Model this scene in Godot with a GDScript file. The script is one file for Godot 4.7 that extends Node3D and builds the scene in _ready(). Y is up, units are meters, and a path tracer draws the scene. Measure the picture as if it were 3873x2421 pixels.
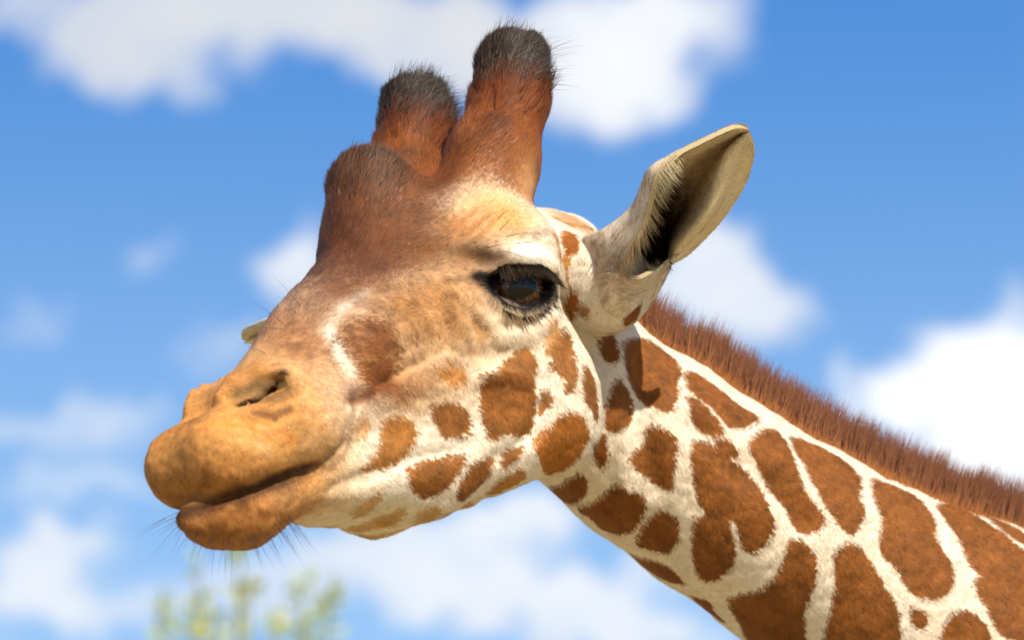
extends Node3D

# ------------------------------------------------------------------ measures
const FOCAL := 8840.0          # focal length in sketch units (the picture is 2419 x 1512 of them)
const DEPTH := 3.4             # metres from the lens to the giraffe's forehead
const PITCH := 13.0            # degrees the camera looks up
const EYE := Vector3(0, 1.7, 0)
const CELL := 0.003           # grid the body is meshed on
const HAIRS := 800000

var view := Basis()
var head := Basis()            # columns: the giraffe's left, up, forward
var origin := Vector3()        # middle of its forehead
var rng := RandomNumberGenerator.new()
var fine := FastNoiseLite.new()
var broad := FastNoiseLite.new()
var cells := FastNoiseLite.new()

# ------------------------------------------------------------------ small helpers
func lin(r: float, g: float, b: float) -> Color:
	return Color(r / 255.0, g / 255.0, b / 255.0)

func ray(u: float, v: float) -> Vector3:
	return view * Vector3((u - 1209.5) / FOCAL, (756.0 - v) / FOCAL, -1.0)

func in_head(w: Vector3) -> Vector3:
	return head.inverse() * (w - origin)

# a point in the head's axes that is seen at (u, v) and lies l metres to the left of the middle plane
func H(u: float, v: float, l: float) -> Vector3:
	var r := head.inverse() * ray(u, v)
	var e := in_head(EYE)
	return e + r * ((l - e.x) / r.x)

# the same for a given distance forward, and for a given depth towards the camera
func HF(u: float, v: float, f: float) -> Vector3:
	var r := head.inverse() * ray(u, v)
	var e := in_head(EYE)
	return e + r * ((f - e.z) / r.z)

func HZ(u: float, v: float, z: float) -> Vector3:
	return in_head(EYE + ray(u, v) * (DEPTH - z))

func px(p: Vector3, r: float) -> float:   # r sketch units at the depth of p, in metres
	return r * -(view.inverse() * (origin + head * p - EYE)).z / FOCAL

func mir(p: Vector3) -> Vector3:
	return Vector3(-p.x, p.y, p.z)

func add_part(called: String, mesh: Mesh, parent: Node3D, at := Transform3D()) -> MeshInstance3D:
	var o := MeshInstance3D.new()
	o.name = called
	o.mesh = mesh
	o.transform = at
	parent.add_child(o, true)
	return o

func tag(o: Node, label: String, category := "", group := "", kind := "") -> void:
	if label: o.set_meta("label", label)
	if category: o.set_meta("category", category)
	if group: o.set_meta("group", group)
	if kind: o.set_meta("kind", kind)

# ------------------------------------------------------------------ the body as a field of tapered limbs
var PA := PackedVector3Array()
var PB := PackedVector3Array()
var IL := PackedFloat32Array()
var RA := PackedFloat32Array()
var DR := PackedFloat32Array()
var KK := PackedFloat32Array()
var OP := PackedInt32Array()

func limb(a: Vector3, b: Vector3, ra: float, rb: float, k := 0.03, op := 1) -> void:
	PA.append(a); PB.append(b - a); RA.append(ra); DR.append(rb - ra); KK.append(k); OP.append(op)
	IL.append(1.0 / maxf((b - a).length_squared(), 1e-9))

# a chain of [u, v, l, r]; twin also builds the other side
func chain(pts: Array, k := 0.03, twin := true, op := 1) -> void:
	for i in maxi(1, pts.size() - 1):
		var p: Array = pts[i]
		var q: Array = pts[mini(i + 1, pts.size() - 1)]
		var a := H(p[0], p[1], p[2]); var b := H(q[0], q[1], q[2])
		limb(a, b, px(a, p[3]) - k * 0.2, px(b, q[3]) - k * 0.2, k, op)
		if twin:
			limb(mir(a), mir(b), px(a, p[3]) - k * 0.2, px(b, q[3]) - k * 0.2, k, op)

func neck_chain(pts: Array, k: float) -> void:
	for i in pts.size() - 1:
		var p: Array = pts[i]
		var q: Array = pts[i + 1]
		var a := HZ(p[0], p[1], p[2]); var b := HZ(q[0], q[1], q[2])
		limb(a, b, px(a, p[3]) - k * 0.2, px(b, q[3]) - k * 0.2, k)

func sdf(p: Vector3, ids: PackedInt32Array) -> float:
	var d := 10.0
	for i in ids:
		var pa := p - PA[i]
		var ba := PB[i]
		var h := clampf(pa.dot(ba) * IL[i], 0.0, 1.0)
		var c := (pa - ba * h).length() - (RA[i] + DR[i] * h)
		var k := KK[i]
		if OP[i] > 0:
			var e := maxf(k - absf(d - c), 0.0)
			d = minf(d, c) - e * e * 0.25 / k
		else:
			c = -c
			var e := maxf(k - absf(d - c), 0.0)
			d = maxf(d, c) + e * e * 0.25 / k
	return d

func everything() -> PackedInt32Array:
	var ids := PackedInt32Array()
	for i in PA.size(): ids.append(i)
	return ids

# the point of the skin seen at (u, v), from the limbs themselves
func skin(u: float, v: float) -> Vector3:
	var r := (head.inverse() * ray(u, v)).normalized()
	var e := in_head(EYE)
	var ids := everything()
	var t := DEPTH - 0.75
	for n in 90:
		var d := sdf(e + r * t, ids)
		if d < 0.0004: break
		t += d * 0.8
		if t > DEPTH + 1.4: break
	return e + r * t

func skin_normal(p: Vector3) -> Vector3:
	var ids := everything()
	var h := 0.004
	return Vector3(sdf(p + Vector3(h, 0, 0), ids) - sdf(p - Vector3(h, 0, 0), ids), sdf(p + Vector3(0, h, 0), ids) - sdf(p - Vector3(0, h, 0), ids), sdf(p + Vector3(0, 0, h), ids) - sdf(p - Vector3(0, 0, h), ids)).normalized()

# fold lines pressed into the skin, and ridges raised from it: pts of [u, v, r], depth or height in units
func fold(pts: Array, deep: float, k := 8.0, op := -1, twin := true) -> Array:
	var at := []
	for p in pts:
		var s := skin(p[0], p[1])
		var r := px(s, p[2])
		var n := skin_normal(s)
		at.append([s + n * ((r - px(s, deep)) if op < 0 else (px(s, deep) - r)), r])
	for i in maxi(1, at.size() - 1):
		var a: Array = at[i]
		var b: Array = at[mini(i + 1, at.size() - 1)]
		limb(a[0], b[0], a[1], b[1], px(a[0], k), op)
		if twin: limb(mir(a[0]), mir(b[0]), a[1], b[1], px(a[0], k), op)
	return at

# ------------------------------------------------------------------ meshing (surface nets over active blocks)
var lo := Vector3()
var nx := 0
var ny := 0
var nz := 0
var field := PackedFloat32Array()
var bx := 0
var by := 0
var bz := 0
var block := PackedFloat32Array()
var V := PackedVector3Array()
var N := PackedVector3Array()
var Q := PackedInt32Array()

func mesh_body() -> void:
	var hi := Vector3(-9, -9, -9)
	lo = Vector3(9, 9, 9)
	for i in PA.size():
		if OP[i] < 0: continue
		for p in [PA[i], PA[i] + PB[i]]:
			var r := maxf(RA[i], RA[i] + DR[i]) + 0.03
			lo = lo.min(p - Vector3(r, r, r)); hi = hi.max(p + Vector3(r, r, r))
	bx = int(ceil((hi.x - lo.x) / (CELL * 8))); by = int(ceil((hi.y - lo.y) / (CELL * 8))); bz = int(ceil((hi.z - lo.z) / (CELL * 8)))
	nx = bx * 8 + 1; ny = by * 8 + 1; nz = bz * 8 + 1
	field.resize(nx * ny * nz); field.fill(5.0)
	block.resize(bx * by * bz); block.fill(1.0)
	var side := CELL * 8
	var active := []
	var all := everything()
	for Z in range(0, bz, 4): for Y in range(0, by, 4): for X in range(0, bx, 4):
		var mid := lo + Vector3(X + 2, Y + 2, Z + 2) * side
		var few := near_ids(mid, side * 2 * 1.75, all)
		for z in range(Z, mini(Z + 4, bz)): for y in range(Y, mini(Y + 4, by)): for x in range(X, mini(X + 4, bx)):
			var c := lo + Vector3(x + 0.5, y + 0.5, z + 0.5) * side
			var d := minf(sdf(c, few), 0.05) if few.size() else 0.05
			block[x + bx * (y + by * z)] = d
			if absf(d) < side * 1.05: active.append([x, y, z, near_ids(c, side * 0.9, few)])
	for a in active:
		var ids: PackedInt32Array = a[3]
		for z in 9: for y in 9:
			var row: int = nx * (a[1] * 8 + y + ny * (a[2] * 8 + z)) + a[0] * 8
			for x in 9:
				if field[row + x] > 4.0:
					field[row + x] = sdf(lo + Vector3(a[0] * 8 + x, a[1] * 8 + y, a[2] * 8 + z) * CELL, ids)
	var where := PackedInt32Array()
	where.resize(nx * ny * nz); where.fill(-1)
	var step := PackedInt32Array([0, 1, nx, nx + 1, nx * ny, nx * ny + 1, nx * ny + nx, nx * ny + nx + 1])
	var ea := PackedInt32Array([0, 2, 4, 6, 0, 1, 4, 5, 0, 1, 2, 3])
	var eb := PackedInt32Array([1, 3, 5, 7, 2, 3, 6, 7, 4, 5, 6, 7])
	var crossed := PackedInt32Array()
	for a in active:
		for z in 8: for y in 8: for x in 8:
			var at: int = a[0] * 8 + x + nx * (a[1] * 8 + y + ny * (a[2] * 8 + z))
			var m := 0
			for i in 8:
				if field[at + step[i]] < 0.0: m |= 1 << i
			if m == 0 or m == 255: continue
			var sum := Vector3()
			var n := 0
			for e in 12:
				var i := ea[e]; var j := eb[e]
				if ((m >> i) & 1) != ((m >> j) & 1):
					var f := field[at + step[i]]
					var t := f / (f - field[at + step[j]])
					var p := Vector3(i & 1, (i >> 1) & 1, i >> 2)
					sum += p + (Vector3(j & 1, (j >> 1) & 1, j >> 2) - p) * t
					n += 1
			where[at] = V.size()
			V.append(lo + (Vector3(a[0] * 8 + x, a[1] * 8 + y, a[2] * 8 + z) + sum / n) * CELL)
			crossed.append(at)
	for at in crossed:
		var s0 := field[at] < 0.0
		for axis in 3:
			var d: int = [1, nx, nx * ny][axis]
			if s0 == (field[at + d] < 0.0): continue
			var u: int = [nx, nx * ny, 1][axis]
			var w: int = [nx * ny, 1, nx][axis]
			var a := where[at]; var b := where[at - u]; var c := where[at - u - w]; var e := where[at - w]
			if a < 0 or b < 0 or c < 0 or e < 0: continue
			if s0:
				Q.append_array([a, c, b, a, e, c])
			else:
				Q.append_array([a, b, c, a, c, e])
	for pass_ in 2:   # ease the steps of the grid
		var sum := PackedVector3Array(); sum.resize(V.size())
		var num := PackedInt32Array(); num.resize(V.size())
		for i in range(0, Q.size(), 3):
			var a := Q[i]; var b := Q[i + 1]; var c := Q[i + 2]
			sum[a] += V[b] + V[c]; sum[b] += V[a] + V[c]; sum[c] += V[a] + V[b]
			num[a] += 2; num[b] += 2; num[c] += 2
		for i in V.size():
			if num[i]: V[i] = V[i].lerp(sum[i] / num[i], 0.35)
	for i in V.size():
		var p := V[i]
		var amp := 0.0010 + 0.0016 * smoothstep(0.0, 0.05, p.y)
		V[i] += field_normal(p) * (fine.get_noise_3d(p.x * 2000, p.y * 2000, p.z * 2000) * amp + fine.get_noise_3d(p.y * 4600, p.z * 4600, p.x * 4600) * 0.0005)
	N.resize(V.size())
	for i in range(0, Q.size(), 3):
		var a := Q[i]; var b := Q[i + 1]; var c := Q[i + 2]
		var n := (V[c] - V[a]).cross(V[b] - V[a])
		N[a] += n; N[b] += n; N[c] += n
	for i in N.size(): N[i] = N[i].normalized()

func near_ids(c: Vector3, r: float, of: PackedInt32Array) -> PackedInt32Array:
	var ids := PackedInt32Array()
	for i in of:
		var pa := c - PA[i]
		var h := clampf(pa.dot(PB[i]) * IL[i], 0.0, 1.0)
		if (pa - PB[i] * h).length() - (RA[i] + DR[i] * h) < r + KK[i]: ids.append(i)
	return ids

# where the line of sight through (u, v) meets the meshed skin
func seen(u: float, v: float) -> Vector3:
	var r := (head.inverse() * ray(u, v)).normalized()
	var e := in_head(EYE)
	var t := DEPTH - 0.8
	var side := CELL * 8
	var best := 0.045
	var nearest := Vector3(0, 9, 0)
	while t < DEPTH + 1.3:
		var p := e + r * t
		var q := (p - lo) / side
		if q.x < 0 or q.y < 0 or q.z < 0 or q.x >= bx or q.y >= by or q.z >= bz:
			t += 0.02
			continue
		var d := block[int(q.x) + bx * (int(q.y) + by * int(q.z))]
		if absf(d) >= side * 1.05:
			if d < best and d > 0.0:
				best = d; nearest = p
			t += maxf(d - side, 0.006)
			continue
		var g := (p - lo) / CELL
		d = field[int(g.x + 0.5) + nx * (int(g.y + 0.5) + ny * int(g.z + 0.5))]
		if d < 0.0: return p
		if d < best:
			best = d; nearest = p
		t += maxf(d * 0.8, 0.0012)
	return nearest

func field_normal(p: Vector3) -> Vector3:
	var g := (p - lo) / CELL
	var x := clampi(int(g.x + 0.5), 3, nx - 4); var y := clampi(int(g.y + 0.5), 3, ny - 4); var z := clampi(int(g.z + 0.5), 3, nz - 4)
	var at := x + nx * (y + ny * z)
	return Vector3(field[at + 3] - field[at - 3], field[at + 3 * nx] - field[at - 3 * nx], field[at + 3 * nx * ny] - field[at - 3 * nx * ny]).normalized()

# ------------------------------------------------------------------ coat: marks that lie on the skin
# each mark is a dictionary with a plane (origin, x, y, n), a kind and a colour, kept in the body's own axes
var marks: Array = []

func mark_frame(c: Vector3, n: Vector3) -> Basis:
	var x := n.cross(Vector3.UP if absf(n.y) < 0.9 else Vector3.RIGHT).normalized()
	return Basis(x, n.cross(x), n)

func add_mark(m: Dictionary, twin: bool) -> void:
	marks.append(m)
	if twin:
		var t := m.duplicate()
		t.o = mir(m.o); t.x = mir(m.x); t.y = mir(m.y); t.n = mir(m.n)
		marks.append(t)

# an outlined patch; soft is the width of its hairy edge in units
func patch(pts: Array, color: Color, strength := 1.0, soft := 5.0, twin := true, reach := 0.075, grow := 3.0) -> void:
	var at := PackedVector3Array()
	var c := Vector3()
	var n := Vector3()
	for i in range(0, pts.size(), 2):
		var s := seen(pts[i], pts[i + 1])
		if s.y > 5: continue
		at.append(s); c += s; n += field_normal(s)
	if at.size() < 3: return
	c /= at.size()
	var b := mark_frame(c, n.normalized())
	var poly := PackedVector2Array()
	for s in at: poly.append(Vector2(b.x.dot(s - c), b.y.dot(s - c)))
	poly = rounded(poly)
	var grown := Geometry2D.offset_polygon(poly, px(c, grow))
	if grown.size() == 1: poly = grown[0]
	var r := 0.0
	for q in poly: r = maxf(r, q.length())
	add_mark({"kind": 0, "o": c, "x": b.x, "y": b.y, "n": b.z, "poly": poly, "r": maxf(r, 0.01) + 0.006, "color": color, "w": strength, "soft": px(c, soft), "reach": reach}, twin)

func rounded(poly: PackedVector2Array) -> PackedVector2Array:
	var out := PackedVector2Array()
	var n := poly.size()
	for i in n:
		for k in 3:
			out.append(poly[i].cubic_interpolate(poly[(i + 1) % n], poly[(i + n - 1) % n], poly[(i + 2) % n], k / 3.0))
	return out

# a soft cloud of colour round (u, v)
func tone(u: float, v: float, ru: float, rv: float, turn: float, color: Color, strength := 1.0, twin := true) -> void:
	var c := seen(u, v)
	if c.y > 5: return
	var d := deg_to_rad(turn)
	var p := px(c, 1.0)
	# half axes along the skin
	var n := field_normal(c)
	var vx := head.inverse() * (view * Vector3(cos(d), -sin(d), 0))
	var x := (vx - n * vx.dot(n)).normalized()
	add_mark({"kind": 1, "o": c, "x": x / (ru * p), "y": n.cross(x) / (rv * p), "n": n, "r": maxf(ru, rv) * p * 2.0, "color": color, "w": strength, "reach": maxf(0.03, maxf(ru, rv) * p * 1.1)}, twin)

# colour of everything inside a tapered body from a to b, with a ragged soft edge
func solid(a: Vector3, b: Vector3, ra: float, rb: float, color: Color, strength := 1.0, soft := 0.012, twin := true) -> void:
	add_mark({"kind": 3, "o": (a + b) / 2, "x": a, "y": b, "n": Vector3(), "ra": ra, "rb": rb, "soft": soft, "r": a.distance_to(b) / 2 + maxf(ra, rb) + soft, "color": color, "w": strength, "reach": 0.01}, twin)

# a soft line of colour: u, v, u, v ... with a half width
func line(pts: Array, wide: float, color: Color, strength := 1.0, twin := true) -> void:
	for i in range(0, pts.size() - 2, 2):
		var a := seen(pts[i], pts[i + 1])
		var b := seen(pts[i + 2], pts[i + 3])
		if a.y > 5 or b.y > 5: continue
		var c := (a + b) / 2
		var n := field_normal(c)
		var x := (b - a).normalized()
		n = (n - x * n.dot(x)).normalized()
		add_mark({"kind": 2, "o": c, "x": x, "y": n.cross(x), "n": n, "half": a.distance_to(b) / 2, "wide": px(c, wide), "r": a.distance_to(b) / 2 + px(c, wide) * 2, "color": color, "w": strength, "reach": 0.03}, twin)

var MO := PackedVector3Array()
var MR := PackedFloat32Array()

func near_marks(p: Vector3, extra: float) -> PackedInt32Array:
	var ids := PackedInt32Array()
	for i in MO.size():
		if MO[i].distance_squared_to(p) < (MR[i] + extra) * (MR[i] + extra): ids.append(i)
	return ids

func coat(p: Vector3, n: Vector3, ids: PackedInt32Array, loose: float) -> Color:
	var c := base_coat(p, n)
	for i in ids:
		var m: Dictionary = marks[i]
		if m.kind == 3:
			var ba: Vector3 = m.y - m.x
			var pa: Vector3 = p - m.x
			var h := clampf(pa.dot(ba) / ba.length_squared(), 0.0, 1.0)
			var d: float = (pa - ba * h).length() - lerpf(m.ra, m.rb, h) + rng.randfn() * m.soft * 0.4 * loose
			var f: float = m.w * smoothstep(m.soft, -m.soft, d)
			if f > 0.02: c = c.lerp(m.color, f)
			continue
		var q: Vector3 = p - m.o
		var up: float = q.dot(m.n)
		if absf(up) > m.reach or n.dot(m.n) < 0.0: continue
		var at := Vector2(q.dot(m.x), q.dot(m.y))
		var w: float = m.w
		if m.kind == 0:
			if at.length() > m.r: continue
			var s: float = m.soft
			at += Vector2(rng.randfn(), rng.randfn()) * s * 0.5 * loose + Vector2(fine.get_noise_2d(at.x * 9000, at.y * 9000), fine.get_noise_2d(at.y * 9000 + 99, at.x * 9000)) * s * 0.8
			if not Geometry2D.is_point_in_polygon(at, m.poly): continue
		elif m.kind == 1:
			w *= exp(-at.length_squared() * 1.2)
		else:
			var off := maxf(absf(at.x) - m.half, 0.0)
			w *= exp(-(off * off + at.y * at.y) / (m.wide * m.wide))
		if w > 0.02: c = c.lerp(m.color, minf(w, 1.0))
	var mott := 1.0 + 0.12 * fine.get_noise_3d(p.x * 6500, p.y * 6500, p.z * 6500) + 0.15 * fine.get_noise_3d(p.z * 1500, p.x * 1500, p.y * 1500)
	mott = lerpf(mott, 1.0, smoothstep(0.35, 0.85, c.g) * 0.75)
	return Color(c.r * mott, c.g * mott, c.b * mott)

# the neck is patched all round: its far side and its lower end follow a cell pattern
var neck_side := Vector3()
var neck_end := Vector3()
var neck_axis := Vector3()

func base_coat(p: Vector3, n: Vector3) -> Color:
	var along := (p - neck_end).dot(neck_axis)
	if along > -0.05 or (n.dot(neck_side) < -0.25 and along > -0.62):
		if cells.get_noise_3dv(p * 1.1) > -0.875 + 0.03 * fine.get_noise_3dv(p * 2500): return NECK
	return CREAM

# colours of the coat as they look in even light (sRGB)
const CREAM := Color(0.90, 0.84, 0.745)

# ------------------------------------------------------------------ strands
var SV := PackedVector3Array()
var SN := PackedVector3Array()
var SC := PackedColorArray()

func strand(root: Vector3, dir: Vector3, bend: Vector3, long: float, wide: float, across: Vector3, normal: Vector3, color: Color, tip: Color, segments := 3) -> void:
	if dir.cross(across).dot(normal) < 0.0: across = -across   # front faces run clockwise
	var last_l := root - across * wide * 0.5
	var last_r := root + across * wide * 0.5
	var last_c := color
	for i in segments:
		var t := (i + 1.0) / segments
		var p := root + dir * long * t + bend * long * t * t
		var w := wide * (1.0 - t) * 0.5
		var c := color.lerp(tip, t)
		var l := p - across * w; var r := p + across * w
		SV.append_array([last_l, last_r, l]); SN.append_array([normal, normal, normal]); SC.append_array([last_c, last_c, c])
		if i < segments - 1:
			SV.append_array([last_r, r, l]); SN.append_array([normal, normal, normal]); SC.append_array([last_c, c, c])
		last_l = l; last_r = r; last_c = c

func take_strands(material: Material) -> ArrayMesh:
	var a := []
	a.resize(Mesh.ARRAY_MAX)
	a[Mesh.ARRAY_VERTEX] = SV; a[Mesh.ARRAY_NORMAL] = SN; a[Mesh.ARRAY_COLOR] = SC
	var m := ArrayMesh.new()
	m.add_surface_from_arrays(Mesh.PRIMITIVE_TRIANGLES, a)
	m.surface_set_material(0, material)
	SV = PackedVector3Array(); SN = PackedVector3Array(); SC = PackedColorArray()
	return m

# ------------------------------------------------------------------ the scene
var sun_to := Vector3()

func _ready() -> void:
	rng.seed = 7
	fine.seed = 3; fine.frequency = 0.02; fine.fractal_octaves = 2
	broad.seed = 11; broad.frequency = 1.0; broad.fractal_octaves = 3
	cells.seed = 5; cells.noise_type = FastNoiseLite.TYPE_CELLULAR; cells.frequency = 7.0
	cells.cellular_return_type = FastNoiseLite.RETURN_DISTANCE2_SUB
	view = Basis(Vector3.RIGHT, deg_to_rad(PITCH))
	var camera := Camera3D.new()
	camera.name = "camera"
	var lens := CameraAttributesPhysical.new()
	lens.frustum_focal_length = 12.0 / (756.0 / FOCAL)
	lens.exposure_aperture = lens.frustum_focal_length / 25.0
	lens.frustum_focus_distance = DEPTH - 0.0
	lens.frustum_near = 0.05
	lens.frustum_far = 4000.0
	camera.fov = rad_to_deg(2.0 * atan(756.0 / FOCAL))
	camera.attributes = lens
	camera.near = 0.05
	camera.far = 4000.0
	camera.transform = Transform3D(view, EYE)
	add_child(camera)
	camera.current = true
	# the sun stands high, to the right and behind the camera
	sun_to = view * Vector3(0.30, 0.80, 0.52).normalized()
	var sun := DirectionalLight3D.new()
	sun.name = "sun"
	sun.light_energy = 1.6
	sun.light_color = Color(1.0, 0.965, 0.905)
	sun.light_angular_distance = 0.5
	sun.shadow_enabled = true
	sun.basis = Basis.looking_at(-sun_to, Vector3.UP)
	add_child(sun)
	var env := Environment.new()
	env.background_mode = Environment.BG_SKY
	env.sky = Sky.new()
	var pano := PanoramaSkyMaterial.new()
	pano.panorama = make_sky()
	env.sky.sky_material = pano
	env.background_energy_multiplier = 0.78
	env.sky_rotation = Vector3(0, PI, 0)
	env.tonemap_mode = Environment.TONE_MAPPER_LINEAR
	env.tonemap_exposure = 1.3
	env.sdfgi_enabled = true
	env.ssao_enabled = true
	env.ssil_enabled = true
	var world := WorldEnvironment.new()
	world.name = "world"
	world.environment = env
	add_child(world)
	# axes of the head
	var f := Vector3(-0.582, -0.345, 0.737).normalized()
	var l := Vector3(0.688, 0.266, 0.67)
	l = (l - f * l.dot(f)).normalized()
	head = view * Basis(l, f.cross(l), f)
	origin = EYE + ray(850, 500) * DEPTH
	build_ground()
	build_tree()
	build_giraffe()

# ------------------------------------------------------------------ sky
var glow := 1.0   # how bright the cloud just asked about is

func cloud_at(d: Vector3) -> float:
	glow = 0.98
	var c := view.inverse() * d
	var a := 0.0
	# clouds of the whole sky
	var q := d * 2.6
	var open := broad.get_noise_3d(q.x + 3.0, q.y * 2.2, q.z) + 0.5 * broad.get_noise_3d(q.x * 3.1, q.y * 6.0 + 7.0, q.z * 3.1)
	var wide := smoothstep(-0.02, 0.45, open + 0.06)
	if c.z > -0.3: return wide
	var u := 1209.5 - c.x / c.z * FOCAL
	var v := 756.0 + c.y / c.z * FOCAL
	var out := maxf(maxf(-u, u - 2419.0) / 700.0, maxf(-v, v - 1512.0) / 500.0)
	if out >= 1.0: return wide
	var wob := Vector2(broad.get_noise_2d(u * 0.006, v * 0.006), broad.get_noise_2d(u * 0.006 + 40.0, v * 0.006)) * 70.0 + Vector2(broad.get_noise_2d(u * 0.02, v * 0.02), broad.get_noise_2d(u * 0.02, v * 0.02 + 30.0)) * 22.0
	var keep := 1.0
	for e in CLOUDS:
		var x: float = (u + wob.x - e[0]) / e[2]
		var y: float = (v + wob.y - e[1]) / e[3]
		var part: float = e[4] * (1.0 - smoothstep(0.45, 1.25, sqrt(x * x + y * y)))
		glow = lerpf(glow, 0.80 if e[1] < 200 and e[0] < 1200 else 1.12 if e[0] > 2000 else 0.98, part)
		keep *= 1.0 - part
	a = 1.0 - keep
	return lerpf(a, wide, clampf(out, 0.0, 1.0))

const CLOUDS := [
	[330, 60, 260, 130, 0.85], [250, 150, 130, 90, 0.6], [420, 190, 120, 60, 0.5], [650, 10, 380, 130, 0.9], [1000, 70, 280, 120, 0.85], [1180, 130, 200, 130, 0.9],
	[1430, 200, 200, 130, 1.0], [1500, 60, 260, 120, 0.95], [1440, 270, 120, 60, 0.7], [40, 10, 120, 60, 0.6], [1680, 20, 120, 70, 0.5],
	[700, 640, 95, 100, 0.9], [740, 560, 60, 60, 0.4], [1700, 630, 130, 130, 0.85], [1790, 730, 130, 75, 0.85], [1640, 560, 90, 70, 0.55], [1560, 700, 120, 90, 0.7], [1750, 800, 100, 50, 0.5],
	[2270, 900, 170, 125, 1.0], [2390, 850, 160, 130, 1.0], [2120, 950, 130, 90, 0.98], [2370, 1030, 240, 130, 1.0], [2050, 900, 70, 50, 0.5], [2380, 1130, 160, 70, 0.7],
	[130, 1300, 170, 80, 0.8], [60, 1410, 170, 90, 0.85], [260, 1440, 200, 70, 0.6], [900, 1300, 260, 90, 0.8], [1200, 1240, 190, 80, 0.88], [1150, 1400, 320, 100, 0.9],
	[1420, 1420, 170, 90, 0.7], [1560, 1330, 110, 60, 0.5], [130, 1020, 250, 60, 0.4], [280, 980, 160, 40, 0.3], [520, 830, 100, 60, 0.3], [350, 610, 75, 50, 0.28], [90, 770, 90, 45, 0.22],
	[620, 1390, 260, 100, 0.6], [200, 1140, 200, 50, 0.4], [1500, 1500, 250, 60, 0.8],
]

func sky_color(d: Vector3) -> Color:
	var up := clampf(d.y, 0.0, 1.0)
	var c := Color(0.34, 0.60, 0.96).lerp(Color(0.070, 0.262, 0.69), smoothstep(0.10, 0.34, up))
	c = c.lerp(Color(0.05, 0.17, 0.52), smoothstep(0.36, 1.0, up))
	c = c.lerp(Color(0.62, 0.76, 0.95), 1.0 - smoothstep(0.0, 0.14, up))
	var a := cloud_at(d)
	var shade := 0.5 + 0.5 * broad.get_noise_3d(d.x * 9.0, d.y * 14.0, d.z * 9.0)
	return c.lerp(Color(0.84, 0.88, 0.95).lerp(Color(1.04, 1.04, 1.05), shade) * glow, a * 0.97)

func make_sky() -> ImageTexture:
	var w := 512
	var low := Image.create_empty(w, w / 2, false, Image.FORMAT_RGBF)
	for y in w / 2: for x in w:
		low.set_pixel(x, y, sky_color(sky_dir((x + 0.5) / w, (y + 0.5) / (w / 2))))
	var W := 4096
	low.resize(W, W / 2, Image.INTERPOLATE_CUBIC)
	var r := Rect2i(W / 2 - 190, int(W / 4 - 11.38 * (PITCH + 8.5)), 380, int(11.38 * 17))
	for y in range(r.position.y, r.end.y): for x in range(r.position.x, r.end.x):
		low.set_pixel(x, y, sky_color(sky_dir((x + 0.5) / W, (y + 0.5) / (W / 2))))
	return ImageTexture.create_from_image(low)

func sky_dir(s: float, t: float) -> Vector3:
	var a := (s - 0.5) * TAU
	var e := (0.5 - t) * PI
	return Vector3(sin(a) * cos(e), sin(e), -cos(a) * cos(e))

# ------------------------------------------------------------------ ground and tree
func build_ground() -> void:
	var m := StandardMaterial3D.new()
	var n := NoiseTexture2D.new()
	var fn := FastNoiseLite.new(); fn.frequency = 0.02; fn.fractal_octaves = 5
	n.noise = fn; n.seamless = true; n.width = 512; n.height = 512
	var g := Gradient.new()
	g.set_color(0, Color(0.50, 0.47, 0.31)); g.set_color(1, Color(0.72, 0.62, 0.46))
	n.color_ramp = g
	m.albedo_texture = n; m.uv1_triplanar = true; m.uv1_world_triplanar = true; m.uv1_scale = Vector3(0.2, 0.2, 0.2); m.roughness = 0.95
	var p := PlaneMesh.new()
	p.size = Vector2(3000, 3000); p.material = m
	var o := add_part("ground", p, self)
	tag(o, "dry sandy paddock ground with thin grass", "ground", "", "structure")

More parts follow.
